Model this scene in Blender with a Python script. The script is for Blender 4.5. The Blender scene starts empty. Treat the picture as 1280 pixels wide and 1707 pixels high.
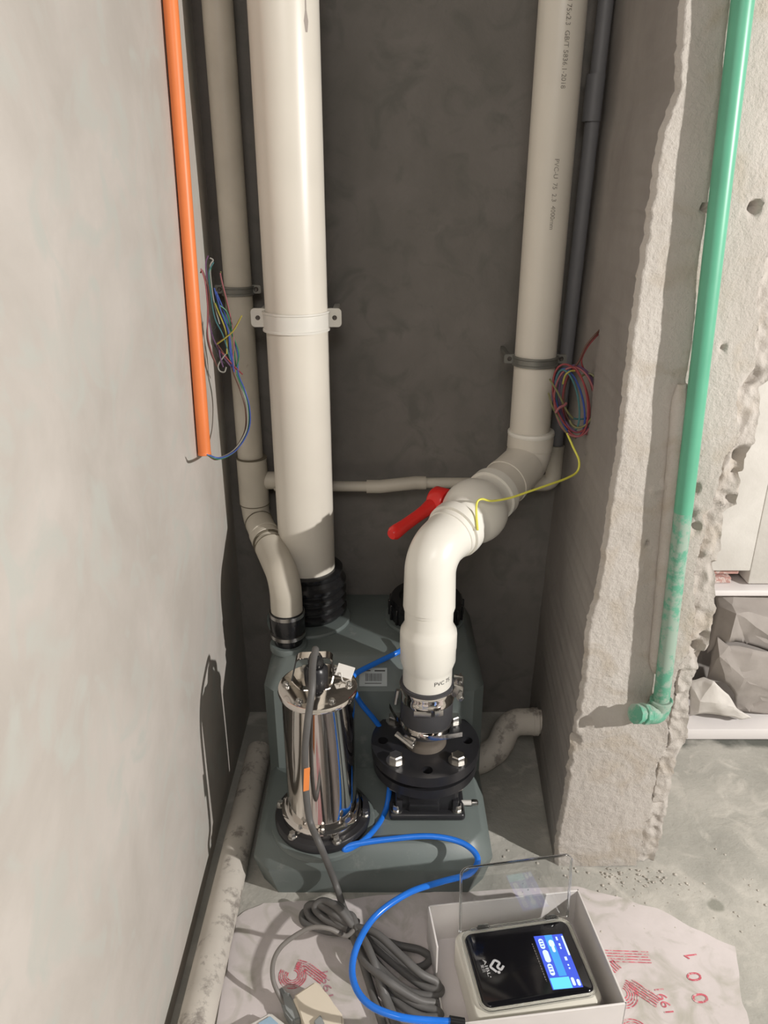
import bpy, bmesh, math, random
from mathutils import Vector, Matrix, noise
random.seed(7)
scene = bpy.context.scene
C = scene.collection
PI = math.pi

# ------------------------------------------------------------------ camera
H = 1.15; F = 1282.0; TH = math.radians(22.9)
cd = bpy.data.cameras.new('camera'); cam = bpy.data.objects.new('camera', cd); C.objects.link(cam)
cam.location = (0, 0, H); cam.rotation_euler = (PI/2-TH, 0, 0)
cd.sensor_fit = 'HORIZONTAL'; cd.sensor_width = 36; cd.lens = F/1280*36
cd.clip_start = 0.02
scene.camera = cam
# ------------------------------------------------------------------ world, lamp, exposure
w = bpy.data.worlds.new('world'); scene.world = w; w.use_nodes = True
w.node_tree.nodes['Background'].inputs[0].default_value = (1.0, 0.965, 0.93, 1)
w.node_tree.nodes['Background'].inputs[1].default_value = 0.055
ld = bpy.data.lights.new('work_lamp', 'POINT'); ld.energy = 222; ld.color = (1.0, 0.955, 0.91); ld.shadow_soft_size = 0.022
lamp = bpy.data.objects.new('work_lamp', ld); C.objects.link(lamp); lamp.location = (1.92, -0.14, 1.42)
ad_ = bpy.data.lights.new('fill_light', 'AREA'); ad_.shape = 'RECTANGLE'; ad_.size = .9; ad_.size_y = .6; ad_.energy = 15; ad_.color = (1.0, .95, .90)  # unseen fill light, added to lift the pipes and upper niche
al = bpy.data.objects.new('fill_light', ad_); C.objects.link(al); al.location = (-.12, -.95, 2.15)
al.rotation_euler = (Vector((0.0, 1.4, 1.3))-al.location).to_track_quat('-Z', 'Y').to_euler()
vs = scene.view_settings
vs.view_transform = 'Standard'; vs.look = 'None'; vs.gamma = 1; vs.exposure = 0.0; vs.use_curve_mapping = False

# ------------------------------------------------------------------ photo rays -> places in the room
def ray(px, py):
    u = (px-640)/F; v = (py-853.5)/F
    return Vector((u, math.cos(TH)-v*math.sin(TH), -math.sin(TH)-v*math.cos(TH)))
def PY(px, py, Y):
    r = ray(px, py); return Vector((0, 0, H))+r*(Y/r.y)
def PZ(px, py, z):
    r = ray(px, py); return Vector((0, 0, H))+r*((z-H)/r.z)
def PX(px, py, X):
    r = ray(px, py); return Vector((0, 0, H))+r*(X/r.x)

# ------------------------------------------------------------------ materials
def nodes(name):
    m = bpy.data.materials.new(name); m.use_nodes = True
    return m, m.node_tree.nodes, m.node_tree.links, m.node_tree.nodes['Principled BSDF']
def mat(name, col, rough=.5, metal=0, noise_amt=.06, scale=18, bump=0, emit=None, estr=1, trans=0, spec=None, alpha=None, dirt=None, dirt_t=.62):
    m, n, l, b = nodes(name)
    b.inputs['Roughness'].default_value = rough; b.inputs['Metallic'].default_value = metal
    if spec is not None: b.inputs['Specular IOR Level'].default_value = spec
    if trans: b.inputs['Transmission Weight'].default_value = trans
    tc = n.new('ShaderNodeTexCoord'); nz = n.new('ShaderNodeTexNoise'); nz.inputs['Scale'].default_value = scale
    nz.inputs['Detail'].default_value = 5; l.new(tc.outputs['Object'], nz.inputs['Vector'])
    r = n.new('ShaderNodeValToRGB'); a = noise_amt
    r.color_ramp.elements[0].position = .3; r.color_ramp.elements[1].position = .7
    r.color_ramp.elements[0].color = [c*(1-a) for c in col]+[1]; r.color_ramp.elements[1].color = [min(1, c*(1+a)) for c in col]+[1]
    l.new(nz.outputs[0], r.inputs[0]); out = r.outputs[0]
    if dirt:
        n2 = n.new('ShaderNodeTexNoise'); n2.inputs['Scale'].default_value = scale*2.3; n2.inputs['Detail'].default_value = 8; n2.inputs['Roughness'].default_value = .7
        l.new(tc.outputs['Object'], n2.inputs['Vector'])
        r2 = n.new('ShaderNodeValToRGB'); r2.color_ramp.elements[0].position = dirt_t; r2.color_ramp.elements[1].position = dirt_t+.1
        l.new(n2.outputs[0], r2.inputs[0])
        mx = n.new('ShaderNodeMixRGB'); l.new(r2.outputs[0], mx.inputs[0]); l.new(out, mx.inputs[1]); mx.inputs[2].default_value = (*dirt, 1); out = mx.outputs[0]
    l.new(out, b.inputs['Base Color'])
    if bump:
        bp = n.new('ShaderNodeBump'); bp.inputs['Strength'].default_value = bump; bp.inputs['Distance'].default_value = .004
        l.new(nz.outputs[0], bp.inputs['Height']); l.new(bp.outputs[0], b.inputs['Normal'])
    if emit:
        b.inputs['Emission Color'].default_value = (*emit, 1); b.inputs['Emission Strength'].default_value = estr
    return m
def concrete(name, c1, c2, scale=3.0, bump=.5, grit=70, dist=.006, c3=None, vor=0, rough=.9, thr=.5, pits=None):
    m, n, l, b = nodes(name); b.inputs['Roughness'].default_value = rough; b.inputs['Specular IOR Level'].default_value = .25
    tc = n.new('ShaderNodeTexCoord')
    nz = n.new('ShaderNodeTexNoise'); nz.inputs['Scale'].default_value = scale; nz.inputs['Detail'].default_value = 7; nz.inputs['Roughness'].default_value = .6; nz.inputs['Distortion'].default_value = .3
    l.new(tc.outputs['Object'], nz.inputs['Vector'])
    r = n.new('ShaderNodeValToRGB'); e = r.color_ramp.elements; e[0].position = thr-.15; e[1].position = thr+.15; e[0].color = (*c1, 1); e[1].color = (*c2, 1)
    l.new(nz.outputs[0], r.inputs[0]); out = r.outputs[0]
    if c3:
        n3 = n.new('ShaderNodeTexNoise'); n3.inputs['Scale'].default_value = scale*2.7; n3.inputs['Detail'].default_value = 8; n3.inputs['Distortion'].default_value = 1.2
        l.new(tc.outputs['Object'], n3.inputs['Vector'])
        r3 = n.new('ShaderNodeValToRGB'); r3.color_ramp.elements[0].position = .5; r3.color_ramp.elements[1].position = .68
        l.new(n3.outputs[0], r3.inputs[0]); mx = n.new('ShaderNodeMixRGB'); l.new(r3.outputs[0], mx.inputs[0]); l.new(out, mx.inputs[1]); mx.inputs[2].default_value = (*c3, 1); out = mx.outputs[0]
    if pits:
        vo = n.new('ShaderNodeTexVoronoi'); vo.inputs['Scale'].default_value = 34; l.new(tc.outputs['Object'], vo.inputs['Vector'])
        r4 = n.new('ShaderNodeValToRGB'); r4.color_ramp.elements[0].position = .07; r4.color_ramp.elements[1].position = .12
        r4.color_ramp.elements[0].color = (1, 1, 1, 1); r4.color_ramp.elements[1].color = (0, 0, 0, 1)
        l.new(vo.outputs['Distance'], r4.inputs[0]); mx = n.new('ShaderNodeMixRGB'); l.new(r4.outputs[0], mx.inputs[0]); l.new(out, mx.inputs[1]); mx.inputs[2].default_value = (*pits, 1); out = mx.outputs[0]
    l.new(out, b.inputs['Base Color'])
    g = n.new('ShaderNodeTexNoise'); g.inputs['Scale'].default_value = grit; g.inputs['Detail'].default_value = 6; g.inputs['Roughness'].default_value = .65
    l.new(tc.outputs['Object'], g.inputs['Vector'])
    bp = n.new('ShaderNodeBump'); bp.inputs['Strength'].default_value = bump; bp.inputs['Distance'].default_value = dist
    l.new(g.outputs[0], bp.inputs['Height'])
    bp2 = n.new('ShaderNodeBump'); bp2.inputs['Strength'].default_value = bump*.8; bp2.inputs['Distance'].default_value = dist*3
    l.new(nz.outputs[0], bp2.inputs['Height']); l.new(bp.outputs[0], bp2.inputs['Normal'])
    l.new(bp2.outputs[0], b.inputs['Normal'])
    return m
M = {}
M['plaster'] = concrete('smooth_grey_plaster', (.50, .465, .425), (.60, .56, .52), 4.5, .12, 60, .002, (.53, .53, .49))
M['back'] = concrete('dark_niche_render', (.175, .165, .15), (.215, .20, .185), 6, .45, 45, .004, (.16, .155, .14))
M['pillar'] = concrete('rough_pillar_render', (.47, .435, .395), (.56, .525, .485), 5, .8, 190, .0028, (.47, .42, .36))
M['side'] = concrete('shaft_side_render', (.27, .25, .235), (.33, .31, .29), 6, .3, 60, .003)  # darker than the pillar render: shade put into the shaft side's colour
M['pale'] = concrete('pale_cement', (.56, .54, .50), (.66, .64, .60), 8, .3, 60, .003)
M['floor'] = concrete('floor_screed', (.36, .355, .32), (.50, .485, .44), 5, .55, 60, .004, (.56, .54, .49))
M['film'] = concrete('dusty_floor_film', (.70, .645, .64), (.60, .555, .54), 6, .35, 50, .002, (.47, .45, .40), thr=.5)
M['pvc'] = mat('white_pvc', (.72, .68, .60), .33, noise_amt=.03, scale=9)
M['pvc_new'] = mat('bright_white_pvc', (.84, .82, .75), .28, noise_amt=.02, scale=9)
M['pvc_old'] = mat('dusty_pvc', (.56, .52, .44), .5, noise_amt=.08, scale=14, dirt=(.38, .32, .25), dirt_t=.66)
M['pvc_dust'] = mat('floor_pvc_with_dust', (.60, .56, .50), .7, noise_amt=.12, scale=10, dirt=(.30, .27, .24), dirt_t=.52, bump=.3)
M['pvc_grey'] = mat('grey_pvc', (.20, .20, .21), .5, noise_amt=.04)  # plain dark grey for the corner pipe
M['orange'] = mat('orange_conduit_plastic', (.86, .24, .07), .42, noise_amt=.05)
M['green'] = mat('green_pipe_plastic', (.115, .40, .26), .38, noise_amt=.06, scale=20)
M['green_dusty'] = mat('green_pipe_with_cement', (.115, .36, .245), .6, noise_amt=.12, scale=16, dirt=(.30, .40, .33), dirt_t=.45)
M['red'] = mat('red_handle_plastic', (.80, .03, .025), .3, noise_amt=.04)
M['tank'] = mat('grey_green_tank_plastic', (.145, .172, .166), .42, noise_amt=.06, scale=9, dirt=(.20, .22, .21), dirt_t=.6)
M['rubber'] = mat('black_rubber', (.014, .014, .015), .22, noise_amt=.2)
M['rubber_grey'] = mat('dark_grey_rubber', (.055, .055, .06), .5, noise_amt=.1)
M['cast'] = mat('black_painted_iron', (.022, .022, .025), .33, noise_amt=.2, scale=30, bump=.1)
M['drip'] = mat('dried_glue', (.34, .30, .27), .5)
M['grime'] = mat('grime_in_joint', (.16, .14, .10), .8, noise_amt=.2)
M['chrome'] = mat('polished_steel', (.78, .74, .70), .07, 1, noise_amt=.02)
M['steel'] = mat('zinc_steel', (.48, .47, .45), .30, 1, noise_amt=.08)
M['dullsteel'] = mat('dull_grey_clamp_metal', (.22, .22, .20), .45, .5, noise_amt=.1)
M['brass'] = mat('dirty_iron_stub', (.22, .19, .16), .5, .5, noise_amt=.2)
M['bracket'] = mat('white_bracket_plastic', (.74, .72, .66), .35, noise_amt=.03)
M['screw'] = mat('dark_screw', (.12, .11, .10), .4, .8)
M['blue'] = mat('blue_tube', (.02, .19, .78), .22, noise_amt=.05)
M['cable'] = mat('grey_cable_rubber', (.125, .122, .118), .5, noise_amt=.12, scale=30)
M['cable_light'] = mat('pale_grey_cable_rubber', (.22, .205, .19), .5, noise_amt=.1, scale=30)
M['tag_white'] = mat('white_tag', (.72, .70, .66), .5)
M['tag_orange'] = mat('orange_tag', (.85, .27, .07), .5)
M['card'] = mat('white_cardboard', (.74, .71, .69), .6, noise_amt=.03)
M['card_in'] = mat('lilac_white_cardboard_inner', (.66, .62, .62), .6, noise_amt=.03)
M['housing'] = mat('ivory_housing', (.70, .68, .60), .35, noise_amt=.02)
M['panel'] = mat('black_glossy_panel', (.006, .006, .008), .12, noise_amt=.1)
M['print_grey'] = mat('silver_print', (.55, .55, .56), .5)
M['print_dim'] = mat('dim_print', (.16, .15, .14), .5)
M['print_red'] = mat('red_film_print', (.60, .12, .16), .6, noise_amt=.25, scale=60, dirt=(.66, .52, .52), dirt_t=.5)
M['print_mauve'] = mat('mauve_film_print', (.45, .22, .26), .6, noise_amt=.15, scale=60, dirt=(.62, .5, .5), dirt_t=.54)
M['ink'] = mat('black_ink', (.05, .05, .05), .6)
M['ink_dim'] = mat('faded_pipe_ink', (.23, .21, .18), .6, dirt=(.45, .42, .36), dirt_t=.5, scale=60)
M['cream'] = mat('cream_plastic', (.78, .70, .57), .4, noise_amt=.03)
M['pale_blue'] = mat('pale_blue_plastic', (.36, .52, .66), .4)
M['grey_blue'] = mat('grey_plug_plastic', (.30, .32, .32), .45)
M['paper'] = mat('grey_sack_paper', (.33, .30, .275), .75, noise_amt=.06, bump=.3, scale=40)
M['paper_light'] = mat('pale_sack_paper', (.66, .63, .59), .75, noise_amt=.05, bump=.3, scale=40)
M['board'] = mat('white_board_face', (.80, .77, .76), .45, noise_amt=.02)
M['brick'] = mat('red_brick', (.42, .24, .21), .85, noise_amt=.15, scale=50, bump=.4, dirt=(.6, .56, .52), dirt_t=.5)
M['mortar'] = mat('cement_crumbs', (.52, .49, .44), .95, noise_amt=.2, scale=80, bump=.5)
def clear(name, col=(1, 1, 1), rough=.03):
    m, n, l, b = nodes(name); b.inputs['Base Color'].default_value = (*col, 1); b.inputs['Transmission Weight'].default_value = 1
    b.inputs['Roughness'].default_value = rough; b.inputs['IOR'].default_value = 1.45; return m
M['clear'] = clear('clear_lid_plastic', (.97, .98, .98))
def glow(name, col, s):
    m, n, l, b = nodes(name); b.inputs['Base Color'].default_value = (0, 0, 0, 1); b.inputs['Emission Color'].default_value = (*col, 1); b.inputs['Emission Strength'].default_value = s; return m
M['scr_blue'] = glow('screen_blue', (.07, .13, .85), 1.0)
M['scr_mid'] = glow('screen_sky_blue', (.08, .42, .95), 1.0)
M['scr_cyan'] = glow('screen_cyan', (.18, .85, 1.0), 1.0)
M['scr_white'] = glow('screen_white', (.75, .93, 1.0), 1.15)
WIRE = {}
for k, c in dict(red=(.42, .06, .07), blue=(.06, .13, .55), yellow=(.62, .55, .08), green=(.05, .30, .15), brown=(.16, .06, .04), purple=(.20, .09, .22), white=(.5, .5, .45), pink=(.50, .16, .18), teal=(.07, .25, .27), black=(.03, .03, .03), olive=(.30, .29, .12)).items():
    WIRE[k] = mat(k+'_wire_insulation', [q*.62+.01 for q in c], .45, noise_amt=.1)
WIRE['bright'] = mat('bright_yellow_wire_insulation', (.75, .72, .10), .4, noise_amt=.05)

def add_dark_patch(m, cx, cy, rx, ry, col):              # mixes a darker oval patch with a ragged outline into the colour
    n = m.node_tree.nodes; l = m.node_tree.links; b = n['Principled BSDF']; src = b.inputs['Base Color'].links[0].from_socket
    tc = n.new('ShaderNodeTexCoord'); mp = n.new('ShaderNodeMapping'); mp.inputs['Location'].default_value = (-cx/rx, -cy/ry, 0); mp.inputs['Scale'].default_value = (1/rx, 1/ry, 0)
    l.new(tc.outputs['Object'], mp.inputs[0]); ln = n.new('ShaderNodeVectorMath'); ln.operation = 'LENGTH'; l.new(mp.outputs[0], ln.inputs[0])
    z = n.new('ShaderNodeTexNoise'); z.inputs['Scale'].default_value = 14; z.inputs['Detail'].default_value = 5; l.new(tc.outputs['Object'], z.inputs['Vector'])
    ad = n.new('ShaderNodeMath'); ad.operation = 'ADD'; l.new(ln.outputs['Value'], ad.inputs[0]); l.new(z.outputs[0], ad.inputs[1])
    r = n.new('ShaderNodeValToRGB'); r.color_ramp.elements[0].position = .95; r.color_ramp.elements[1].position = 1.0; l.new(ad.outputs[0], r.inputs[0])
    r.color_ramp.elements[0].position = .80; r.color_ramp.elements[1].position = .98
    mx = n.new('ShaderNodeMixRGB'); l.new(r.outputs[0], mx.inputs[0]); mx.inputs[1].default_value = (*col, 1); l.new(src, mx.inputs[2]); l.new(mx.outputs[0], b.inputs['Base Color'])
add_dark_patch(M['floor'], 1.0, 1.40, .90, .085, (.17, .175, .155))
add_dark_patch(M['floor'], .575, .965, .035, .03, (.30, .30, .26))

# ------------------------------------------------------------------ object helpers
def obj(name, bm, m=None, parent=None, smooth=True, angle=40, **props):
    if isinstance(bm, bpy.types.Mesh): me = bm
    else:
        me = bpy.data.meshes.new(name); bmesh.ops.recalc_face_normals(bm, faces=bm.faces[:])
        if smooth:
            ca = math.radians(angle)
            for f in bm.faces: f.smooth = True
            for e in bm.edges:
                if len(e.link_faces) == 2 and e.calc_face_angle(0) > ca: e.smooth = False
        bm.to_mesh(me); bm.free()
    if m is not None:
        for x in (m if isinstance(m, list) else [m]): me.materials.append(x)
    o = bpy.data.objects.new(name, me); C.objects.link(o)
    if parent is not None:
        o.parent = parent; o.matrix_parent_inverse = parent.matrix_world.inverted() if False else Matrix.Translation(-world_loc(parent))
    for k, v in props.items(): o[k] = v
    return o
def world_loc(o):
    # things never rotate at their base, parts sit at the identity, so only the base offset counts
    return Vector(o['_base']) if '_base' in o else Vector((0, 0, 0))
def thing(name, label, cat, loc=(0, 0, 0), group=None):
    o = bpy.data.objects.new(name, None); o.empty_display_size = .03; C.objects.link(o); o.location = loc; o['_base'] = list(loc)
    o['label'] = label; o['category'] = cat
    if group: o['group'] = group
    return o
def tag(o, label, cat, group=None):
    o['label'] = label; o['category'] = cat
    if group: o['group'] = group
    return o
def struct(name, bm, m, **k): 
    o = obj(name, bm, m, **k); o['kind'] = 'structure'; return o

def box(bm, c, s, R=None, bev=0, seg=2):
    b2 = bmesh.new(); bmesh.ops.create_cube(b2, size=1)
    for v in b2.verts: v.co = Vector((v.co.x*s[0], v.co.y*s[1], v.co.z*s[2]))
    if bev: bmesh.ops.bevel(b2, geom=b2.edges[:], offset=bev, segments=seg, affect='EDGES', profile=.5)
    T = Matrix.Translation(Vector(c)) @ (R.to_4x4() if R else Matrix())
    b2.transform(T); me = bpy.data.meshes.new('t'); b2.to_mesh(me); b2.free(); bm.from_mesh(me); bpy.data.meshes.remove(me)
    return bm
def BOX(c, s, R=None, bev=0, seg=2): return box(bmesh.new(), c, s, R, bev, seg)
def axis_frame(d):
    d = Vector(d).normalized(); a = Vector((0, 0, 1)) if abs(d.z) < .9 else Vector((1, 0, 0))
    x = a.cross(d).normalized(); y = d.cross(x); return x, y, d
def lathe(bm, prof, o, d=(0, 0, 1), n=48, closed_ends=True):
    x, y, z = axis_frame(d); o = Vector(o); rings = []
    for r, h in prof:
        if r < 1e-6: rings.append([bm.verts.new(o+z*h)])
        else: rings.append([bm.verts.new(o+z*h+(x*math.cos(2*PI*i/n)+y*math.sin(2*PI*i/n))*r) for i in range(n)])
    for a, b in zip(rings, rings[1:]):
        for i in range(n):
            j = (i+1) % n
            if len(a) == 1 and len(b) == 1: continue
            if len(a) == 1: bm.faces.new((a[0], b[i], b[j]))
            elif len(b) == 1: bm.faces.new((a[i], a[j], b[0]))
            else: bm.faces.new((a[i], a[j], b[j], b[i]))
    if closed_ends:
        for r in (rings[0], rings[-1]):
            if len(r) > 2:
                try: bm.faces.new(r)
                except ValueError: pass
    return bm
def L(prof, o, d=(0, 0, 1), n=48, **k): return lathe(bmesh.new(), prof, o, d, n, **k)
def cyl(bm, o, d, r, h, n=24): return lathe(bm, [(r, 0), (r, h)], o, d, n)
def fillet(pts, r, seg=10):
    pts = [Vector(p) for p in pts]; out = [pts[0]]
    rs = r if isinstance(r, list) else [r]*(len(pts)-2)
    for k in range(1, len(pts)-1):
        a, b, c = pts[k-1], pts[k], pts[k+1]; u = (a-b).normalized(); v = (c-b).normalized()
        ang = u.angle(v); t = rs[k-1]/math.tan(ang/2); t = min(t, (a-b).length*.49, (c-b).length*.49)
        rr = t*math.tan(ang/2); p0 = b+u*t; p1 = b+v*t
        cen = b+(u+v).normalized()*(rr/math.sin(ang/2)); e0 = p0-cen; e1 = p1-cen; tot = e0.angle(e1)
        for i in range(seg+1):
            q = i/seg; s = math.sin(tot)
            out.append(cen+e0*(math.sin((1-q)*tot)/s)+e1*(math.sin(q*tot)/s) if s > 1e-5 else b)
    out.append(pts[-1]); return out
def catmull(pts, seg=8):
    P = [Vector(p) for p in pts]; P = [P[0]*2-P[1]]+P+[P[-1]*2-P[-2]]; out = []
    for i in range(1, len(P)-2):
        for k in range(seg):
            t = k/seg; a, b, c, d = P[i-1:i+3]
            out.append(.5*((2*b)+(c-a)*t+(2*a-5*b+4*c-d)*t*t+(3*b-a-3*c+d)*t**3))
    out.append(P[-2].copy()); return out
def sweep(bm, path, rad, n=24, cap=True):
    N = len(path); T = []
    for i in range(N):
        a = path[max(0, i-1)]; b = path[min(N-1, i+1)]; T.append((b-a).normalized())
    x, y, _ = axis_frame(T[0]); rings = []
    for i in range(N):
        x = (x-T[i]*x.dot(T[i])).normalized(); y = T[i].cross(x); r = rad[i] if isinstance(rad, list) else rad
        rings.append([bm.verts.new(path[i]+(x*math.cos(2*PI*k/n)+y*math.sin(2*PI*k/n))*r) for k in range(n)])
    for a, b in zip(rings, rings[1:]):
        for i in range(n): bm.faces.new((a[i], a[(i+1) % n], b[(i+1) % n], b[i]))
    if cap: bm.faces.new(rings[0]); bm.faces.new(rings[-1])
    return bm
def SW(path, rad, n=24, **k): return sweep(bmesh.new(), [Vector(p) for p in path], rad, n, **k)
def hexhead(bm, o, d, r, h): 
    lathe(bm, [(r, 0), (r, h*.85), (r*.85, h)], o, d, 6); return bm
def hexbolt(r, h, o, d=(0, 0, 1), washer=True, z0=0):
    bm = bmesh.new()
    if washer: lathe(bm, [(r*1.35, 0), (r*1.35, h*.22)], o, d, 24)
    hexhead(bm, Vector(o)+Vector(d)*(h*.22 if washer else 0), d, r, h); return bm
def prism(outline, z0, z1, bm=None):
    bm = bm or bmesh.new(); a = [bm.verts.new((p[0], p[1], z0)) for p in outline]; b = [bm.verts.new((p[0], p[1], z1)) for p in outline]
    n = len(a)
    for i in range(n): bm.faces.new((a[i], a[(i+1) % n], b[(i+1) % n], b[i]))
    bm.faces.new(a); bm.faces.new(b); return bm
def text_mesh(body, size, extr=.0):
    cu = bpy.data.curves.new('txt', 'FONT'); cu.body = body; cu.size = size; cu.extrude = extr; cu.align_x = 'LEFT'; cu.align_y = 'BOTTOM'; cu.resolution_u = 3
    o = bpy.data.objects.new('txt', cu); C.objects.link(o); dg = bpy.context.evaluated_depsgraph_get(); dg.update()
    me = bpy.data.meshes.new_from_object(o.evaluated_get(dg)); bpy.data.objects.remove(o); bpy.data.curves.remove(cu)
    me.materials.clear(); return me
def text_on(name, body, size, o, xdir, ydir, m, parent, width=None, **k):
    me = text_mesh(body, size); xs = [v.co.x for v in me.vertices] or [0]; wd = max(xs)-min(xs)
    sx = width/wd if width else 1
    x = Vector(xdir).normalized(); y = Vector(ydir).normalized(); z = x.cross(y)
    mtx = Matrix.Translation(Vector(o)) @ Matrix((x, y, z)).transposed().to_4x4() @ Matrix.Diagonal((sx, 1, 1, 1))
    me.transform(mtx); return obj(name, me, m, parent, **k)
def ribbon(bm, pts, wd, z):
    pts = [Vector((p[0], p[1], 0)) for p in pts]; n = len(pts); prev = None
    for i, p in enumerate(pts):
        t = (pts[min(n-1, i+1)]-pts[max(0, i-1)]).normalized(); s = Vector((-t.y, t.x, 0))*wd/2
        a = bm.verts.new(p+s+Vector((0, 0, z))); b = bm.verts.new(p-s+Vector((0, 0, z)))
        if prev: bm.faces.new((prev[0], prev[1], b, a))
        prev = (a, b)
    return bm
def interp(tab, t):
    if t <= tab[0][0]: return tab[0][1]
    for (a, x), (b, y) in zip(tab, tab[1:]):
        if t <= b: return x+(y-x)*(t-a)/(b-a)
    return tab[-1][1]
def nz(x, y, z=0, s=1): return noise.noise(Vector((x*s, y*s, z*s)))

# ================================================================== THE SETTING
XL = -.319; YB = 1.50; YP = 1.05; TOP = 2.5
def grid(fn, us, vs_, bm=None):
    bm = bm or bmesh.new(); g = [[bm.verts.new(fn(u, v)) for u in us] for v in vs_]
    for r0, r1 in zip(g, g[1:]):
        for i in range(len(us)-1): bm.faces.new((r0[i], r0[i+1], r1[i+1], r1[i]))
    return bm, g
def lin(a, b, n): return [a+(b-a)*i/n for i in range(n+1)]
# floor
bm, g = grid(lambda u, v: Vector((u, v, .0025*nz(u, v, 0, 9) if u > .3 and v > .9 else 0)), lin(-.45, 2.6, 120), lin(-1.4, 1.75, 120))
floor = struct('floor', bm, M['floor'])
# left wall: a slab
bm, g = grid(lambda u, v: Vector((XL+.0018*nz(u, v, 0, 4), u, v)), lin(-1.4, YB+.06, 60), lin(0, TOP, 50))
box(bm, (XL-.06, .08, TOP/2), (.10, 2.96, TOP)); struct('wall_left', bm, M['plaster'])
# niche back wall
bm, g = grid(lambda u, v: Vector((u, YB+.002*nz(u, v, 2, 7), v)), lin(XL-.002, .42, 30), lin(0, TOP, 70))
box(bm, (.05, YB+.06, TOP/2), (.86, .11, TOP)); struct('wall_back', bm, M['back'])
# pillar: front face with a broken outline, splayed shaft side behind it
Lp = [(925, 1443), (926, 1400), (940, 1330), (948, 1270), (955, 1225), (962, 1190), (974, 1100), (978, 1045), (990, 1000), (1000, 950), (1012, 860), (1030, 740), (1040, 640), (1050, 560), (1065, 450), (1084, 330), (1100, 220), (1126, 150), (1130, 60), (1136, 0)]
Rp = [(1092, 1448), (1104, 1410), (1112, 1370), (1125, 1320), (1134, 1265), (1152, 1240), (1153, 1190), (1157, 1148), (1186, 1085), (1193, 1040), (1196, 1000), (1197, 950), (1207, 925), (1212, 858), (1232, 845), (1242, 790), (1262, 740), (1272, 700), (1273, 650), (1300, 620), (1310, 500)]
def ztab(pp): 
    t = []
    for px, py in pp:
        p = PY(px, py, YP); t.append((p.z, p.x))
    return t
LT = ztab(Lp); RT = ztab(Rp)
LT[0] = (0, LT[0][1]); RT[0] = (0, RT[0][1])
groove = ztab([(1100, 1290), (1112, 1250), (1136, 1130), (1150, 1060), (1166, 1010)])
def pillar_front(u, z):
    a = interp(LT, z)+.003*nz(z, 0, 3, 60)+.002*nz(z, 1, 1, 150); b = interp(RT, z)+.004*nz(z, 5, 3, 55)+.002*nz(z, 2, 1, 140)
    x = a+(b-a)*u; e = min(x-a, b-x)
    d = .0030*nz(x, z, 0, 9)+.0006*nz(x, z, 4, 50)+.0006*nz(x, z, 7, 130)
    if z < .30: d += .0009*nz(x, z, 9, 90)
    if .30 < z < .62 and x < a+.09: d += .0012*abs(nz(x, z, 12, 110))
    y = YP-d
    r = b-x                                        # crumbled right arris: steps back
    if r < .035+.012*nz(z, 3, 0, 20): y += .010+.010*abs(nz(x, z, 3, 50))
    if z < .42:
        gx = interp(groove, z)
        if z > .13 and x > gx: y += .005
        if z > .13 and abs(x-gx) < .0022: y += .007
    if x-a < .006: y += (.006-(x-a))*1.2
    for hx, hz, hr, hd in HOLES:
        q = math.hypot(x-hx, z-hz)/hr
        if q < 1: y += hd*(1-q*q)
    return Vector((x, y, z))
HOLES = []
for px, py, r, d in [(1258, 345, .010, .02), (1173, 347, .005, .015), (1090, 815, .010, -.005), (1104, 812, .009, -.006), (1120, 1060, .006, -.006), (1150, 860, .012, .010), (1158, 815, .010, .012), (1240, 760, .014, .016), (1236, 775, .014, .016), (1232, 795, .010, .016), (1224, 838, .010, .012), (1160, 880, .01, .012), (1165, 1085, .014, .02), (1172, 1105, .014, .02), (1180, 1070, .012, .02), (1140, 1160, .008, -.006), (975, 1205, .014, .008), (958, 1235, .012, .012), (988, 925, .004, .01), (1080, 905, .004, .01), (1250, 640, .012, .010), (1262, 625, .012, .008), (1205, 580, .006, .008), (1205, 1000, .006, .008), (1195, 950, .008, .010), (1182, 925, .010, -.008)]:
    p = PY(px, py, YP); HOLES.append((p.x, p.z, r, d))
zs = lin(0, 1.55, 360)+[1.8, 2.1, TOP]
bm, g = grid(pillar_front, lin(0, 1, 90), zs)
bm2rows = []
for k, z in enumerate(zs):                         # shaft side, going back to the rear wall
    f = g[k][0].co; zz = min(z, 1.4); xb = .345+.030*min(1, zz/1.3)
    row = [g[k][0]]
    for q in (.01, .03, .08, .2, .4, .6, .8, 1):
        p = Vector((f.x+(xb-f.x)*q+.0012*nz(q*.5, z, 6, 16), f.y+(YB+.01-f.y)*q, z)); row.append(bm.verts.new(p))
    bm2rows.append(row)
side_faces = []
for r0, r1 in zip(bm2rows, bm2rows[1:]):
    for i in range(len(r0)-1): side_faces.append(bm.faces.new((r0[i], r1[i], r1[i+1], r0[i+1])))
rr = []
for k, z in enumerate(zs):                         # right return
    f = g[k][-1].co; row = [g[k][-1]]
    for q in (.012, .03, .06, .12, .41): row.append(bm.verts.new(Vector((f.x-(.012 if q > .02 else 0)+.003*nz(q, z, 8, 50), YP+q+.015, z))))
    rr.append(row)
for r0, r1 in zip(rr, rr[1:]):
    for i in range(len(r0)-1): bm.faces.new((r0[i], r0[i+1], r1[i+1], r1[i]))
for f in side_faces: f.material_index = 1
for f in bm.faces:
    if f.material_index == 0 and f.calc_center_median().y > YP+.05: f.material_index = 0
struct('wall_right', bm, [M['pillar'], M['side']], angle=60)
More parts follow.
